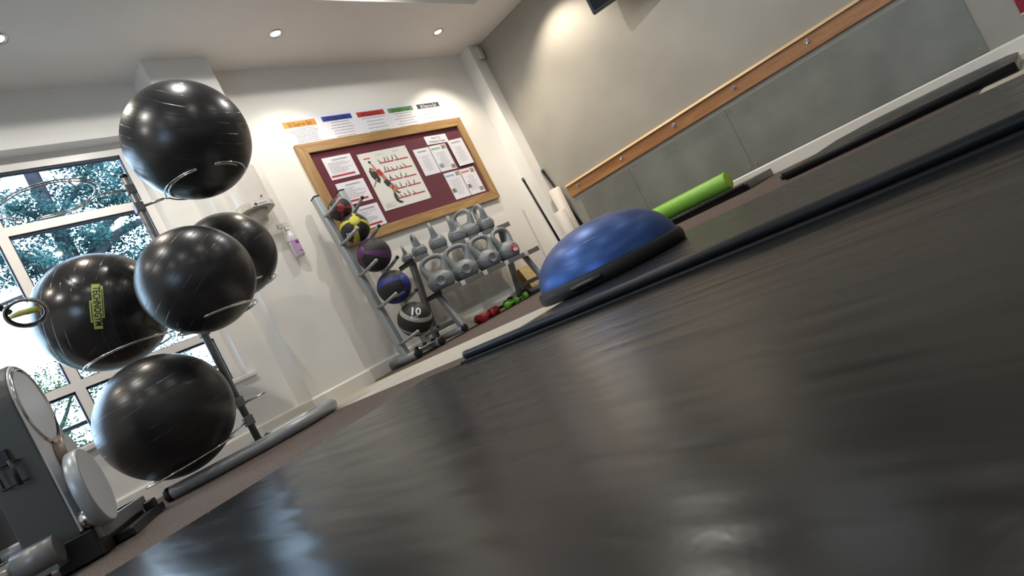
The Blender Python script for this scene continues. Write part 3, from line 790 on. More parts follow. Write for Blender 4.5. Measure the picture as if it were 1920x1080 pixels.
def blob(mb, x, z, rx, rz, y, rot=0, n=16):
    c_, s_ = math.cos(R_(rot)), math.sin(R_(rot))
    mb.quad([(x + rx * math.cos(t) * c_ - rz * math.sin(t) * s_, y, z + rx * math.cos(t) * s_ + rz * math.sin(t) * c_) for t in [2 * math.pi * i / n for i in range(n)]])
# silhouette of the woman, poster coordinates from its upper left corner
def W(u, v): return (px0 + u, pz1 - v)
hair = MB(); 
h = [W(.035, .16), W(.060, .13), (W(.085, .15)), W(.105, .20), W(.11, .245), W(.085, .28), W(.055, .255), W(.035, .21)]
hair.quad([(p[0], y, p[1]) for p in h]); put(hair, mt_, 'printed_hair', 'inkdk', o)
m = MB()
limb(m, [W(.11, .175), W(.10, .13), W(.083, .09)], [.010, .008, .006], y - .0002)
limb(m, [W(.075, .235), W(.035, .275), W(.01, .30)], [.008, .006, .005], y - .0002)
blob(m, *W(.073, .155), .020, .016, y - .0003, 20)
limb(m, [W(.125, .175), W(.15, .23), W(.155, .28)], [.024, .018, .024], y - .0002)
limb(m, [W(.155, .30), W(.20, .325), W(.205, .38)], [.022, .016, .011], y - .0003)
limb(m, [W(.150, .30), W(.185, .345), W(.175, .40)], [.020, .016, .012], y - .0002)
put(m, mt_, 'printed_figure', 'skin', o)
m = MB(); limb(m, [W(.115, .165), W(.142, .215)], [.024, .022], y - .0005); put(m, mt_, 'printed_top', 'redp', o)
m = MB(); limb(m, [W(.145, .265), W(.165, .315)], [.027, .028], y - .0005); limb(m, [W(.175, .39), W(.165, .44), W(.175, .47), W(.215, .485)], [.013, .015, .014, .006], y - .0004)
limb(m, [W(.205, .375), W(.21, .395), W(.235, .395)], [.010, .008, .005], y - .0004); blob(m, *W(.082, .085), .014, .011, y - .0004)
for r in range(5):
    zz = pz1 - .106 - r * .083; xs_ = [.185, .225, .270, .315, .365, .41, .455][: 5 + (r % 2)]
    for q in xs_:
        a = px0 + q + random.uniform(0, .012); hgt = random.uniform(.025, .05); ln = random.uniform(-.012, .012)
        limb(m, [(a, zz), (a + ln, zz + hgt * .55), (a + ln * 1.6, zz + hgt)], [.0022, .0042, .002], y); limb(m, [(a + .010, zz), (a + ln, zz + hgt * .5)], [.002, .003], y)
put(m, mt_, 'small_exercise_figures', 'inkdk', o)
m = MB(); sheet_lines(m, px0 + .17, px0 + .30, pz1 - .04, pz1 - .03, 2, y, .002); sheet_lines(m, px0 + .36, px0 + .46, pz1 - .035, pz1 - .028, 2, y, .002); sheet_lines(m, px0 + .03, px0 + .15, pz0 + .02, pz0 + .05, 4, y, .003)
put(m, mt_, 'fine_print', 'ink', o)
for cx_, cz_ in ((px0 + .01, pz1 - .01), (px1 - .01, pz1 - .01), (px1 - .01, pz0 + .01)):
    MB().lathe([(.005, 0), (.004, .004), (.0001, .005)], frame((cx_, y, cz_), (0, -1, 0)), 8).build('pin', 'steel', o)
# heading sheet
o, mt_, y = paper('notice_sheet', 'small sheet headed Meet The Wellness Team near the top right of the board', 'notice', 3.715, 1.645, 3.985, 1.728, YP, tilt=1.5)
m = MB(); txt(m, 'Meet The', 3.85, 1.703, y, .030, .11); txt(m, 'Wellness Team', 3.85, 1.668, y, .034, .20); put(m, mt_, 'heading_text', 'inkdk', o)
def info(x0, z0, x1, z1, lab, pics, head=None, tilt=0, yy=0.0, dark=True):
    o, mt_, y = paper('notice_sheet', lab, 'notice', x0, z0, x1, z1, YP - yy, tilt=tilt, group='portrait sheets on the board')
    w_, h_ = x1 - x0, z1 - z0
    m = MB(); sheet_lines(m, x0 + w_ * .15, x1 - w_ * .15, z0 + h_ * .15, z1 - h_ * .3, 12, y, .003, True, .4)
    if not head: sheet_lines(m, x0 + w_ * .2, x1 - w_ * .2, z1 - h_ * .14, z1 - h_ * .12, 2, y, .007, True, .9)
    put(m, mt_, 'print', 'ink', o)
    if head:
        m = MB(); rect(m, x0 + w_ * .05, z1 - h_ * .16, x0 + w_ * .6, z1 - h_ * .09, y); put(m, mt_, 'coloured_heading', head, o)
    for a, b, q in pics:
        m = MB(); rect(m, x0 + w_ * a, z0 + h_ * b, x0 + w_ * (a + .24), z0 + h_ * (b + .15), y - .0002); put(m, mt_, 'photo_print', q, o)
M['headblue'] = mat('sky_blue_print', (.25, .45, .75), .5); M['headgreen'] = mat('pale_green_print', (.30, .48, .30), .5); M['headred'] = mat('pink_print', (.55, .22, .22), .5)
info(3.520, 1.373, 3.708, 1.631, 'plain white text sheet just right of the large workout poster', [])
info(3.716, 1.373, 3.922, 1.633, 'sheet with a green heading and small photos on the board', [(.7, .82, 'photo'), (.08, .14, 'photoblue'), (.72, .04, 'photo')], 'headgreen')
info(3.952, 1.381, 4.150, 1.648, 'white sheet curling off the board at the upper right', [], tilt=-1, yy=.012)
info(3.724, 1.088, 3.921, 1.353, 'sheet with a blue heading and photos in the lower row of the board', [(.72, .82, 'photo'), (.05, .25, 'photo')], 'headblue')
info(3.930, 1.088, 4.128, 1.353, 'sheet with a red heading and photos at the lower right of the board', [(.68, .80, 'photo'), (.05, .25, 'photo'), (.70, .06, 'photo')], 'headred')
# five countdown posters above the board
cp = [(2.448, 2.782, 'orange', 'inkdk', '52 Days to Go!', 'orange'), (2.780, 3.120, 'blue', 'inkblue', '45 Days to Go!', 'blue'), (3.118, 3.452, 'redp', 'inkred', '38 Days to Go!', 'red'),
      (3.450, 3.788, 'green', 'inkgreen', '31 Days to Go!', 'green'), (3.786, 4.132, 'inkdk', 'paper', '28 Days to Go!', 'black')]
tops = [2.105, 2.098, 2.094, 2.088, 2.078]
bars = [((2.459, 2.059), (2.746, 2.006)), ((2.807, 2.062), (3.094, 2.018)), ((3.149, 2.058), (3.440, 2.012)), ((3.483, 2.053), (3.771, 2.010)), ((3.827, 2.054), (4.108, 2.008))]
for k, ((x0, x1, bc, tc_, s_, nm), zt) in enumerate(zip(cp, tops)):
    o, mt_, y = paper('countdown_poster', 'white sheet with %s heading bar in the row above the notice board' % ('an orange' if nm == 'orange' else 'a ' + nm), 'poster', x0, 1.847, x1, zt, YB - .0005 * k, group='countdown posters above the board')
    (a, b), (c_, d_) = bars[k]
    m = MB(); rect(m, a, d_, c_, b, y); put(m, mt_, 'heading_bar', bc, o)
    m = MB(); txt(m, s_, (a + c_) / 2, (b + d_) / 2 - .003, y - .0006, .044, .205, .012 if k < 4 else .0); put(m, mt_, 'heading_text', tc_, o)
    m = MB(); sheet_lines(m, a + .03, c_ - .01, d_ - .145, d_ - .02, (9, 6, 5, 6, 4)[k], y, .007, True, .65); put(m, mt_, 'print', 'ink', o)

# ------------------------------------------------------------ medicine ball rack
mx0, mx1 = 2.352, 2.571
mr_ = thing('medicine_ball_rack', 'upright silver rack with prongs that hold five medicine balls against the wall', 'rack', ((mx0 + mx1) / 2, 3.6, 0))
def lean(z): return 3.622 + (z / 1.38) * .128
for x in (mx0, mx1):
    a, b_ = Vector((x, lean(.03), .03)), Vector((x, lean(1.385), 1.385))
    mt_ = frame(a, b_ - a, (1, 0, 0)); L_ = (b_ - a).length
    MB().rbox((-.025, -.034, 0), (.025, .034, L_), .010, mt_).build('upright', 'ltsteel', mr_)
    MB().rbox((-.026, -.035, L_), (.026, .035, L_ + .010), .010, mt_).build('end_cap', 'black', mr_)
prz = [(1.225, .085), (.985, .107), (.722, .1236), (.452, .122), (.165, .125)]
for i, z in enumerate((1.225, .985, .722, .452, .150)):
    for x, dx, dz in ((mx0 - .018, .020, 0), (mx1, -.045, -.03)):
        y0 = lean(z) - .02
        o = MB().tube([(x, y0, z + dz), (x + dx * .3, y0 - .09, z + .004 + dz), (x + dx, y0 - .25, z + .022 + dz)], .0125, 12).build('prong', 'steel', mr_)
        e = Vector((x + dx, y0 - .25, z + .022 + dz)); MB().lathe([(.0135, -.006), (.0135, .003), (.009, .007), (.0001, .007)], frame(e, (dx * .2, -1, .08)), 12).build('tip', 'steel' if dx > 0 else 'black', o)
yfr = 3.47
for x in (mx0 - .005, mx1 + .005):
    MB().tube([(x, yfr, .036), (x, YB - .03, .036)], .033, 18).build('foot', 'steel', mr_)
    MB().lathe([(.034, 0), (.034, .008), (.022, .014), (.0001, .014)], frame((x, yfr + .004, .036), (0, -1, 0)), 20).build('end_cap', 'black', mr_)
MB().tube([(mx0, yfr + .04, .055), (mx1 + .02, yfr + .04, .055)], .014, 14).build('front_stretcher', 'chrome', mr_)
MB().tube([(mx0, yfr + .05, .022), (mx1, yfr + .05, .022)], .010, 12).build('lower_stretcher', 'chrome', mr_)
for x in (mx0 + .03, mx0 + .11, mx1 - .03): MB().rbox((x - .012, yfr + .03, .062), (x + .012, yfr + .055, .082), .004).build('bolt', 'black', mr_)
# balls
def med_ball(c, r, label, col, kind, rot):
    c = Vector(c); t = thing('medicine_ball', label, 'medicine ball', c - Vector((0, 0, r)), 'medicine balls on the upright rack')
    MB().sphere(c, r, 48, 32).build('shell', 'mblk', t)
    Rm = rot.to_3x3()
    def arcband(mb, f, w0, w1, a0, a1, lift=.0008, n=24):
        vs = []
        for i in range(n + 1):
            a = R_(a0 + (a1 - a0) * i / n)
            k = abs(a0 + (a1 - a0) * i / n - (a0 + a1) / 2) / ((a1 - a0) / 2)
            wv = w0 + (w1 - w0) * (1 - k)
            for s_ in (-1, -.33, .33, 1):
                v = f(a, wv * s_); vs.append(c + Rm @ (v.normalized() * (r + lift)))
        fs = [(i * 4 + j, (i + 1) * 4 + j, (i + 1) * 4 + j + 1, i * 4 + j + 1) for i in range(n) for j in range(3)]
        mb.add(vs, fs, True)
    m = MB()
    if kind == 'star':
        for q in range(4):
            A = R_(q * 90)
            arcband(m, lambda a, w_: Vector((math.sin(a) * math.cos(A) - w_ * math.sin(A), math.sin(a) * math.sin(A) + w_ * math.cos(A), math.cos(a))), .05, .24, 8, 172)
        for sg in (1, -1):
            vs = [c + Rm @ (Vector((0, 0, sg)) * (r + .0024))]; n = 24
            for rr_, lf in ((.2, .0026), (.36, .0026), (.375, .0)):
                for i in range(n):
                    a = 2 * math.pi * i / n; vs.append(c + Rm @ (Vector((math.cos(a) * math.sin(rr_), math.sin(a) * math.sin(rr_), sg * math.cos(rr_))) * (r + lf)))
            fs = [(0, 1 + i, 1 + (i + 1) % n) for i in range(n)]
            for q in range(2): fs += [(1 + (q + 1) * n + i, 1 + (q + 1) * n + (i + 1) % n, 1 + q * n + (i + 1) % n, 1 + q * n + i) for i in range(n)]
            m.add(vs, fs, True)
    else:
        for tz in (.47, -.47):
            arcband(m, lambda a, w_: Vector((math.cos(a) * math.cos(tz + w_), math.sin(a) * math.cos(tz + w_), math.sin(tz + w_) + (.0))), .12, .12, 0, 360, n=64)
    m.build('coloured_bands', col, t)
    return t, c, r
def ball_text(t, c, r, s_, n0, u, v, h, fit, col, off=(0, 0), bold=0):
    f = on_ball(c, r, n0, u, v); m = MB(); text(m, s_, None, h, fit, bold, mapf=lambda p: f(p + Vector((off[0], off[1], 0)), .0050)); return m
camdir = Vector((-.57, -.80, -.12))
SU, SV = Vector((.80, -.59, 0)), Vector((0, -.1, 1))
def face_rot(u, v, spin=0):
    rt, up_, tw = Vector((.638, -.625, -.449)), Vector((.317, -.319, .893)), Vector((-.57, -.82, 0))
    ax = rt * u + up_ * v + tw * math.sqrt(max(0, 1 - u * u - v * v))
    return (frame((0, 0, 0), ax, rt) @ Matrix.Rotation(R_(spin), 4, 'Z')).to_3x3().to_4x4()
def to_face(axis, spin=0): return (frame((0, 0, 0), axis) @ Matrix.Rotation(R_(spin), 4, 'Z')).to_3x3().to_4x4()
t, c, r = med_ball((2.42, 3.63, 1.224), .085, 'small black and red medicine ball at the top of the upright rack', 'mred', 'star', face_rot(.2, -.08, 14))
m = ball_text(t, c, r, '1', (-1, -.25, .25), (.3, -.9, 0), SV, .05, None, 'paper'); m.build('numeral', 'paper', t)
t, c, r = med_ball((2.44, 3.60, 1.050), .107, 'black and yellow medicine ball, second from the top of the rack', 'myel', 'star', face_rot(.08, .42, 14))
f_ = ball_text(t, c, r, 'Med', (-.95, -.55, -.55), (.6, -.6, -.3), (.1, -.1, 1), .042, None, 'paper'); f_.build('lettering', 'paper', t)
med_ball((2.455, 3.56, .811), .1236, 'black and purple medicine ball in the middle of the rack', 'mpur', 'star', face_rot(-.70, .02, -2))
t, c, r = med_ball((2.455, 3.52, .536), .122, 'black and blue medicine ball, second from the bottom of the rack', 'mblu', 'star', face_rot(.76, .42, 22))
f_ = ball_text(t, c, r, 'Medicine', (-.5, -.75, -.62), (.85, -.5, .1), SV, .035, .09, 'paper'); f_.build('lettering', 'paper', t)
t, c, r = med_ball((2.46, 3.48, .261), .125, 'black and grey medicine ball marked 10 KG at the bottom of the rack', 'mgry', 'bands', axis_rot(-14, .45))
nn = Vector((-.50, -.88, .22)); uu = Vector((.638, -.625, -.449)); vv = Vector((.317, -.319, .893))
m = ball_text(t, c, r, '10', nn, uu, vv, .078, None, 'paper', (.004, .022), .03); m2 = ball_text(t, c, r, 'KG', nn, uu, vv, .038, None, 'paper', (.0, -.024), .015); m.add(m2.v, m2.f); m.build('weight_numerals', 'paper', t)

# ------------------------------------------------------------ kettlebell rack
kx0, kx1 = 2.78, 3.94
kr = thing('kettlebell_rack', 'two tier grey metal rack holding the kettlebells along the back wall', 'rack', ((kx0 + kx1) / 2, 3.65, 0))
def shelf(x0, x1, yf, zf, dep, rise):
    m = MB(); t = .006
    m.add([(x0, yf, zf), (x1, yf, zf), (x1, yf + dep, zf + rise), (x0, yf + dep, zf + rise), (x0, yf, zf - t), (x1, yf, zf - t), (x1, yf + dep, zf + rise - t), (x0, yf + dep, zf + rise - t)],
          [(0, 1, 2, 3), (7, 6, 5, 4), (0, 4, 5, 1), (1, 5, 6, 2), (2, 6, 7, 3), (3, 7, 4, 0)]); o = m.build('shelf_tray', 'rubber', kr)
    MB().box((x0 + .01, yf - .008, zf - .036), (x1, yf, zf + .004)).build('shelf_lip', 'steeldk', o, bevel=.002)
    for x in (x0, x1 - .008): MB().add([(x + a, y_, z_) for a in (0, .008) for y_, z_ in ((yf, zf - .03), (yf + dep, zf + rise - .03), (yf + dep, zf + rise + .008), (yf, zf + .008))],
        [(0, 1, 2, 3), (7, 6, 5, 4), (0, 4, 5, 1), (1, 5, 6, 2), (2, 6, 7, 3), (3, 7, 4, 0)]).build('end_plate', 'black', o)
    return o
s1 = shelf(kx0 - .01, kx1, 3.60, .688, .20, .0)
s2 = shelf(kx0 - .03, kx1 + .03, 3.445, .368, .20, .0)
def beam(a, b, w, d_, nm, mt, par=None):
    a, b = Vector(a), Vector(b); mt_ = frame(a, b - a, (1, 0, 0)); MB().rbox((-w, -d_, 0), (w, d_, (b - a).length), .006, mt_).build(nm, mt, par or kr)
for x in (kx0 + .03, kx1 - .06):
    beam((x, 3.83, .04), (x, 3.67, .665), .020, .026, 'rear_post', 'steeldk')
    beam((x, 3.47, .05), (x, 3.56, .35), .017, .024, 'front_leg', 'steel')
    MB().tube([(x, 3.455, .040), (x, 3.84, .040)], .024, 16).build('foot', 'steel', kr)
    MB().lathe([(.030, -.01), (.030, .006), (.020, .012), (.0001, .012)], frame((x, 3.455, .040), (0, -1, 0)), 20).build('end_cap', 'black', kr)
    beam((x, 3.50, .12), (x, 3.81, .12), .014, .018, 'side_stretcher', 'steeldk')
# kettlebells
def kettlebell(x, y, z, k, yaw, label, num=None, rl=False, taper=1.0):
    t = thing('kettlebell', label, 'kettlebell', (x, y, z), 'grey kettlebells on the rack')
    m0 = Matrix.Translation((x, y, z)) @ Matrix.Rotation(R_(yaw), 4, 'Z') @ Matrix.Scale(k, 4)
    # body: flat bottomed, slightly wider than deep
    prof = [(.062, 0), (.074, .004), (.088, .028), (.096, .055), (.0965, .075), (.090, .098), (.076, .118), (.056, .134), (.03, .142), (.0001, .144)]
    m = MB(); m.lathe(prof, m0 @ Matrix.Diagonal((1.03, .86, 1, 1)), 40)
    m.tube([m0 @ Vector((math.cos(a) * .0985, math.sin(a) * .083, .070 + .016 * math.cos(2 * a))) for a in [2 * math.pi * i / 40 for i in range(40)]], .0022 * k, 6, closed=True)
    m.build('body', 'kb', t)
    pts = [(-.050, .100), (-.060, .130), (-.071, .160), (-.080, .190), (-.078, .215), (-.060, .238), (-.028, .249), (0, .251), (.028, .249), (.060, .238), (.078, .215), (.080, .190), (.071, .160), (.060, .130), (.050, .100)]
    rs = [.041, .033, .0265, .0215, .0185, .0175, .017, .017, .017, .0175, .0185, .0215, .0265, .033, .041]
    P_ = smooth_path([m0 @ Vector((a, 0, b)) for a, b in pts], 3)
    rr = []
    for i in range(len(rs) - 1):
        for q in range(3): rr.append((rs[i] + (rs[i + 1] - rs[i]) * q / 3) * k)
    rr.append(rs[-1] * k)
    MB().tube(P_, 0, 14, rs=rr).build('handle', 'kb', t)
    if num:
        # weight disc on the front face
        em = m0 @ Matrix.Translation((0.0, -.0835, .066)) @ Matrix.Rotation(R_(92), 4, 'X')
        dsc = MB().lathe([(.036, -.006), (.036, .0035), (.033, .0052), (.0315, .0035), (.0001, .0035)], em, 28).build('weight_disc', 'kbred' if rl else 'kb', t)
        e2 = em @ Matrix.Translation((0, 0, .0044))
        if rl: MB().add([em @ Vector(p) for p in ((-.022, -.024, .0040), (.022, -.024, .0040), (.026, -.006, .0040), (-.026, -.006, .0040))], [(0, 1, 2, 3)]).build('white_print', 'paper', dsc)
        m = MB(); text(m, num, e2 @ Matrix.Translation((0, .009 if rl else 0, 0)), .040 * k / .95, None, .0); m.build('numerals', 'kbnum' if not rl else 'paper', dsc)
M['kbnum'] = mat('kettlebell_numeral', (.06, .07, .08), .5); M['kbred'] = mat('kettlebell_red_label', (.50, .06, .06), .4)
zl = .369
kettlebell(2.875, 3.53, zl, 1.08, -38, 'grey kettlebell marked 14, leftmost on the lower shelf', '14')
kettlebell(3.155, 3.545, zl, 1.12, -30, 'grey kettlebell marked 16, second from the left on the lower shelf', '16')
kettlebell(3.44, 3.545, zl, 1.12, -16, 'grey kettlebell with a grey disc turned aside, third on the lower shelf', '18')
kettlebell(3.71, 3.55, zl, 1.12, -2, 'grey kettlebell with a round red and white 20 sticker', '20', True)
zu = .689
kettlebell(2.815, 3.70, zu, .54, 54, 'smallest grey kettlebell at the left end of the upper shelf')
kettlebell(2.945, 3.69, zu, .76, 62, 'second smallest grey kettlebell, beside the smallest one')
kettlebell(3.155, 3.69, zu, .92, 51, 'grey kettlebell seen side-on, third from the left on the upper shelf')
kettlebell(3.385, 3.69, zu, .94, 45, 'grey kettlebell turned edge-on, fourth from the left on the upper shelf')
kettlebell(3.575, 3.735, zu, 1.02, -74, 'upper shelf kettlebell with its handle facing out, fifth from the left')
kettlebell(3.755, 3.70, zu, 1.0, 69, 'grey kettlebell at the right end of the upper shelf')
# price-style weight tags on the shelf lips
for i, x in enumerate((2.955, 3.175, 3.375, 3.545, 3.745)):
    o = MB().box((x - .020, 3.5885, .653), (x + .020, 3.5915, .690)).build('shelf_tag', 'paper', s1)
    m = MB(); rect(m, x - .006, .676, x + .006, .683, 3.588); rect(m, x - .013, .662, x + .013, .668, 3.588); m.build('tag_print', 'ink', o)
for i, x in enumerate((2.985, 3.245, 3.515, 3.785)):
    o = MB().box((x - .021, 3.4335, .333), (x + .021, 3.4365, .371)).build('shelf_tag', 'paper', s2)
    m = MB(); rect(m, x - .006, .356, x + .006, .364, 3.433); rect(m, x - .014, .341, x + .014, .348, 3.433); m.build('tag_print', 'ink', o)

# ------------------------------------------------------------ dumbbells on the floor
def dumbbell(x, y, z, yaw, k, mt, label, hexh=False, face=None, pitch=0):
    t = thing('dumbbell', label, 'dumbbell', (x, y, z), 'dumbbells on the floor by the rack')
    R0 = Matrix.Translation((x, y, z)) @ Matrix.Rotation(R_(yaw), 4, 'Z') @ Matrix.Rotation(R_(pitch), 4, 'Y')
    r = .034 * k
    mt_ = R0 @ Matrix.Translation((0, 0, r)) @ Matrix.Rotation(R_(90), 4, 'Y')
    L_ = .085 * k
    n = 8 if hexh else 20
    for s_ in (-1, 1):
        pr_ = [(.012 * k, -.024 * k), (r * .8, -.022 * k), (r, -.012 * k), (r, .012 * k), (r * .8, .022 * k), (.0001, .024 * k)]
        mm = mt_ @ Matrix.Translation((0, 0, s_ * L_)) @ (Matrix.Identity(4) if s_ > 0 else Matrix.Rotation(math.pi, 4, 'X'))
        o = MB().lathe(pr_, mm, n, smooth=not hexh).build('head', mt, t)
        if face: MB().lathe([(r * .75, .019 * k), (r * .7, .0245 * k), (.0001, .0255 * k)], mm, 20).build('coloured_face', face, o)
    MB().tube([mt_ @ Vector((0, 0, -L_)), mt_ @ Vector((0, 0, L_))], .012 * k, 12).build('handle', mt, t)
dumbbell(3.14, 3.53, .001, 24, 1.08, 'dbred', 'red dumbbell lying nearest the rack foot')
dumbbell(3.25, 3.655, .001, -15, 1.08, 'dbred', 'red dumbbell lying beside the blue-ended one')
dumbbell(3.33, 3.785, .001, 0, 1.0, 'rubber', 'black dumbbell with a blue end behind the red pair', face='dbblue')
dumbbell(3.46, 3.545, .001, 14, .92, 'dbgreen', 'green dumbbell lying in front of the black ones')
dumbbell(3.60, 3.60, .001, -26, .92, 'dbgreen', 'green dumbbell lying second from the blue dome')
dumbbell(3.55, 3.79, .001, 0, 1.0, 'rubber', 'plain black dumbbell behind the green pair, near the wall')
dumbbell(3.722, 3.705, .001, 0, 1.2, 'rubber', 'black dumbbell with purple ends under the shelf', face='dbpurple')
dumbbell(4.06, 3.56, .001, -6, 1.25, 'rubber', 'large black dumbbell nearest the blue dome')
dumbbell(4.27, 3.65, .001, -20, 1.4, 'rubber', 'black dumbbell by the wall, right of the rack leg')
# cork block leaning behind the rack
m0 = Matrix.Translation((4.08, 3.775, .01)) @ Matrix.Rotation(R_(12), 4, 'Z') @ Matrix.Rotation(R_(-12), 4, 'X')
cb = MB().box((-.12, -.03, 0), (.12, .03, .26), m0).build('cork_block', 'plyedge', at=(4.05, 3.765, 0)); tag(cb, 'speckled tan block leaning behind the right leg of the kettlebell rack', 'block')
MB().box((-.118, -.0315, .002), (.118, -.030, .258), m0).build('speckled_face', 'ply', cb)

# ------------------------------------------------------------ fitness machine at the left edge
mo = Vector((.205, 2.2, 0)); MX = Matrix.Translation(mo) @ Matrix.Rotation(R_(-20), 4, 'Z')      # local x out of the side face, y along the machine
mc = thing('fitness_machine', 'grey and silver fitness machine at the left edge, standing by the window', 'fitness machine', (mo.x, mo.y, 0))
def mput(mb, nm, mt, par=None, bevel=0):
    mb.v = [MX @ p for p in mb.v]; return mb.build(nm, mt, par or mc, bevel=bevel)
def side_profile(cy, z0, zc, R, y0=None, y1=None):
    pts = [(cy - R if y0 is None else y0, z0), (cy + R if y1 is None else y1, z0)]
    for i in range(25):
        t = math.pi * i / 24; pts.append((cy + R * math.cos(t), zc + R * math.sin(t)))
    return pts
def xprism(x0, x1, prof):
    m_ = Matrix(((0, 0, 1, 0), (1, 0, 0, 0), (0, 1, 0, 0), (0, 0, 0, 1)))
    return MB().prism(prof, x0, x1, .003, m_)
mput(xprism(-.125, 0, side_profile(.055, .085, .485, .137, -.080, .20)), 'front_column', 'housing')
mput(xprism(0, .006, side_profile(.055, .09, .485, .134, -.076, .196)), 'side_panel', 'panelside')
mput(MB().lathe([(.112, 0), (.118, .005), (.124, .005), (.127, 0)], frame((.0062, .055, .485), (1, 0, 0)), 56, cap=False), 'disc_rim', 'chrome')
mput(MB().lathe([(.0001, .002), (.113, .001)], frame((.0062, .055, .485), (1, 0, 0)), 56, cap=False), 'disc_cover', 'glassdisc')
def hub(x0, x1, y, z, r, nm, fm='panelside', rm='tan'):
    o = mput(MB().lathe([(r * .97, 0), (r, .004), (r, x1 - x0 - .006), (r * .96, x1 - x0)], frame((x0, y, z), (1, 0, 0)), 48), nm, rm)
    mput(MB().lathe([(r * .95, x1 - x0 + .0005), (.0001, x1 - x0 + .003)], frame((x0, y, z), (1, 0, 0)), 48, cap=False), 'hub_face', fm, o)
hub(.006, .034, .075, .313, .062, 'upper_hub')
mput(MB().rbox((.034, -.01, .12), (.062, .06, .30), .01), 'crank_arm', 'tan')
hub(.045, .080, -.055, .190, .116, 'lower_hub', 'panelside', 'steel')
mput(MB().lathe([(.035, 0), (.035, .03), (.03, .034)], frame((.012, -.055, .115), (1, 0, 0)), 30), 'roller_boss', 'chrome')
mput(MB().rbox((-.02, -.07, .045), (.05, .55, .085), .01), 'base_beam', 'steeldk')
mput(MB().rbox((-.12, -.09, .004), (.03, .55, .085), .01), 'base_shroud', 'black')
mput(MB().rbox((.03, .05, .002), (.085, .62, .030), .01), 'foot_plate', 'black')
mput(MB().rbox((.045, .47, .03), (.08, .55, .06), .008), 'foot_bracket', 'black')
mput(MB().tube([(-.42, -.16, .085), (-.115, -.16, .085)], .030, 24), 'transport_roller', 'chrome')
mput(MB().tube([(-.125, -.16, .085), (-.03, -.16, .085)], .037, 24).box((-.115, -.17, .035), (-.045, -.07, .075)), 'roller_bracket', 'steeldk')
mput(MB().tube([(-.06, -.16, .06), (-.06, -.16, .004)], .009, 10), 'levelling_foot', 'chrome')
mput(xprism(-.33, -.22, [(.0, .06), (.24, .06), (.20, .80), (.06, .80)]), 'rear_leg', 'housing')
mput(MB().tube([(-.12, .08, .115), (-.36, .08, .115)], .03, 14), 'cross_member', 'steel')
m = MB(); cy_ = -.083; x_ = -.095
for z in (.345, .285): m.tube([(x_, cy_, z), (x_ - .004, cy_ - .02, z), (x_ + .020, cy_ - .028, z), (x_ + .045, cy_ - .022, z), (x_ + .05, cy_, z)], .0028, 8)
m.tube([(x_, cy_ - .015, .28), (x_, cy_ - .015, .35)], .0028, 8); m.tube([(x_ + .038, cy_ - .026, .278), (x_ + .038, cy_ - .026, .352)], .006, 8)
m.box((x_ + .012, cy_ - .012, .345), (x_ + .036, cy_ + .002, .385))
mput(m, 'strap_clip', 'black')
mput(MB().lathe([(.045, 0), (.042, .02), (.03, .032), (.0001, .036)], frame((-.115, -.08, .455), (.1, -1, .1)), 28), 'side_knob', 'steel')
# pole to the left carrying the ring handle
hr = MB(); c = Vector((.355, 2.55, .845)); nrm = Vector((-.25, -.60, -.75)).normalized()
fm = frame(c, nrm)
ringp = [fm @ Vector((math.cos(a) * .056, math.sin(a) * .056, 0)) for a in [2 * math.pi * i / 40 for i in range(40)]]
rh = thing('ring_handle', 'round black and silver pull ring with a yellow lever at the left edge', 'handle', (c.x, c.y, c.z - .06))
MB().tube(ringp, .0075, 10, closed=True).build('ring', 'black', rh)
MB().tube([fm @ Vector((math.cos(a) * .059, math.sin(a) * .059, .004)) for a in [2 * math.pi * i / 40 for i in range(40)]], .005, 8, closed=True).build('silver_inlay', 'chrome', rh)
sr = Vector((.64, -.62, -.45)); sd = Vector((-.30, .32, -.89))
MB().tube([c - sr * .062 + sd * .02, c - sr * .02 + sd * .002, c + sr * .045 - sd * .014], 0, 10, rs=[.006, .011, .011]).build('yellow_lever', 'yellow', rh)
MB().tube([c - sr * .055, c - sr * .25 + Vector((-.05, 0, .2)), (-.35, 2.5, 1.6), (-.35, 2.5, 1.9)], .010, 10).build('hanging_cord', 'black', rh)

# ------------------------------------------------------------ outdoors
m = MB().box((-30, YB + .6, -.34), (40, 60, -.30)); struct(m.build('ground_outside', 'lawn'))
M['bounceslab'] = mat('pale_bounce_slab', (.50, .48, .44), .8, var=.1, scale=6)
m = MB().box((-8, YB + .62, -.31), (9, 6.6, -.28)); struct(m.build('bounce_slab_outside', 'bounceslab'))  # unseen pale slab, added to bounce sky light through the window onto the ceiling
def foliage(clusters, n, size, flat=.5, seed=1):
    rnd = random.Random(seed); m = MB(); vs = []; fs = []
    for (cx, cy, cz, rad) in clusters:
        for i in range(int(n * rad * rad)):
            while True:
                p = Vector((rnd.uniform(-1, 1), rnd.uniform(-1, 1), rnd.uniform(-1, 1)))
                if p.length < 1: break
            p = Vector((cx + p.x * rad, cy + p.y * rad, cz + p.z * rad * flat))
            a = Vector((rnd.gauss(0, 1), rnd.gauss(0, 1), rnd.gauss(0, .7))).normalized(); b = a.cross(Vector((rnd.gauss(0, 1), rnd.gauss(0, 1), rnd.gauss(0, 1)))).normalized()
            s_ = size * rnd.uniform(.6, 1.4); k = len(vs)
            vs += [p - a * s_, p + b * s_ * .45, p + a * s_, p - b * s_ * .45]; fs.append((k, k + 1, k + 2, k + 3))
    m.add(vs, fs); return m
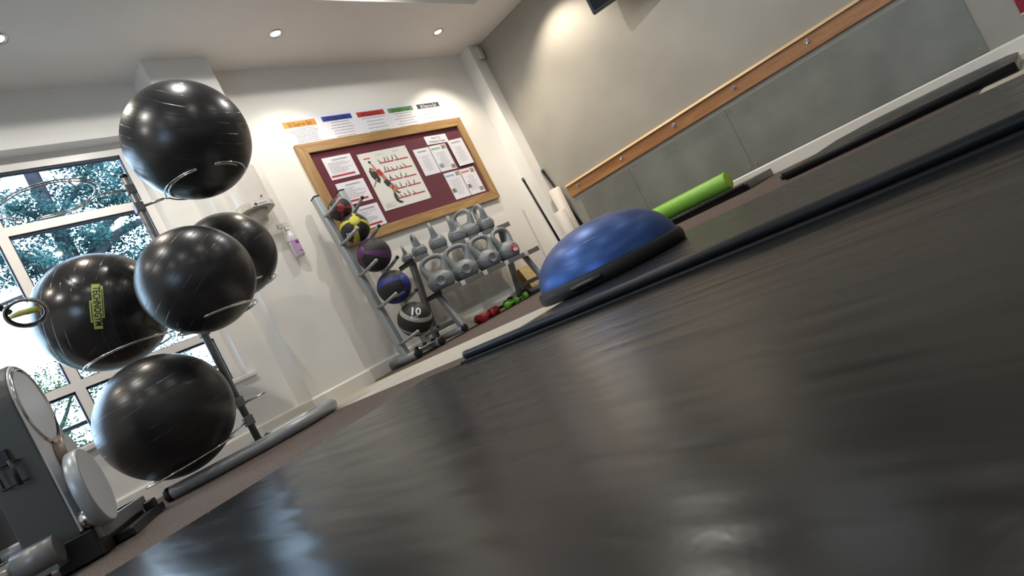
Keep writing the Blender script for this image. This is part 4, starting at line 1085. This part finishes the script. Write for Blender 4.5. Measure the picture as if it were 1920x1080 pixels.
def tree_thing(loc, label, trunk, branches, clusters, n, size, leaf, flat=.5, seed=1):
    t = thing('tree', label, 'tree', loc, 'trees outside the window')
    m = MB(); m.tube(smooth_path(trunk[0]), 0, 12, rs=[trunk[1] + (trunk[2] - trunk[1]) * i / (len(smooth_path(trunk[0])) - 1) for i in range(len(smooth_path(trunk[0])))]); m.build('trunk', 'bark', t)
    for bpts, r0 in branches:
        pp_ = smooth_path(bpts, 5); MB().tube(pp_, 0, 8, rs=[r0 * (1 - .75 * i / (len(pp_) - 1)) for i in range(len(pp_))]).build('branch', 'bark', t)
    foliage(clusters, n, size, flat, seed).build('foliage', leaf, t)
rnd = random.Random(3)
tx_, ty_ = 2.25, 10.6
branches = [([(tx_, ty_, 3.2), (tx_ - .5, ty_ - .2, 3.75), (tx_ - 1.0, ty_, 3.95), (tx_ - 2.2, ty_, 4.3)], .11),
            ([(tx_, ty_, 3.3), (tx_ + .6, ty_ - .2, 3.75), (tx_ + 1.3, ty_ - .2, 3.95), (tx_ + 2.3, ty_, 4.1)], .10),
            ([(tx_ + .2, ty_, 3.5), (tx_ + .8, ty_, 4.15), (tx_ + 1.5, ty_, 4.25), (tx_ + 2.6, ty_, 4.7)], .08),
            ([(tx_, ty_, 4.2), (tx_ + .5, ty_, 4.7), (tx_ + 1.1, ty_, 5.3)], .06),
            ([(tx_, ty_, 3.2), (tx_ - .5, ty_, 3.3), (tx_ - 1.3, ty_, 3.2)], .06),
            ([(tx_, ty_, 4.3), (tx_ - .5, ty_, 4.8), (tx_ - 1.3, ty_, 5.4)], .06)]
cl = []
for i in range(80): cl.append((rnd.uniform(-.6, 5.4), rnd.uniform(9.8, 11.6), rnd.uniform(4.75, 7.0), rnd.uniform(.32, .6)))
for i in range(62): cl.append((rnd.uniform(.6, 4.9), rnd.uniform(9.8, 11.2), rnd.uniform(3.5, 4.9), rnd.uniform(.16, .36)))
tree_thing((tx_, ty_, -.3), 'large cedar with a dark trunk and blue-green needles outside the window', ([(tx_, ty_, -.3), (tx_ + .02, ty_, 2), (tx_ + .05, ty_, 3.6), (tx_ + .1, ty_, 6.2)], .17, .09), branches, cl, 4600, .030, 'leafA', .6, 5)
cl = []
for i in range(34): cl.append((rnd.uniform(-.6, 1.30), rnd.uniform(7.0, 7.9), rnd.uniform(.1, 1.55), rnd.uniform(.15, .32)))
tree_thing((.5, 7.4, -.3), 'bushy green tree low behind the left window panes', ([(.5, 7.4, -.3), (.5, 7.4, .6), (.6, 7.4, 1.2)], .05, .03), [([(.5, 7.4, .4), (.2, 7.4, .9), (0, 7.4, 1.3)], .03), ([(.5, 7.4, .6), (.9, 7.4, 1.0), (1.1, 7.4, 1.3)], .03)], cl, 9000, .017, 'leafB', .9, 6)
cl = []
for i in range(34): cl.append((rnd.uniform(1.6, 3.6), rnd.uniform(7.1, 8.0), rnd.uniform(.1, 1.35), rnd.uniform(.2, .34)))
tree_thing((2.6, 7.5, -.3), 'blue-green bushy tree low behind the right window panes', ([(2.6, 7.5, -.3), (2.6, 7.5, .6), (2.65, 7.5, 1.3)], .06, .03), [([(2.6, 7.5, .4), (2.2, 7.5, .9), (1.9, 7.5, 1.2)], .03)], cl, 8000, .017, 'leafA', .9, 8)
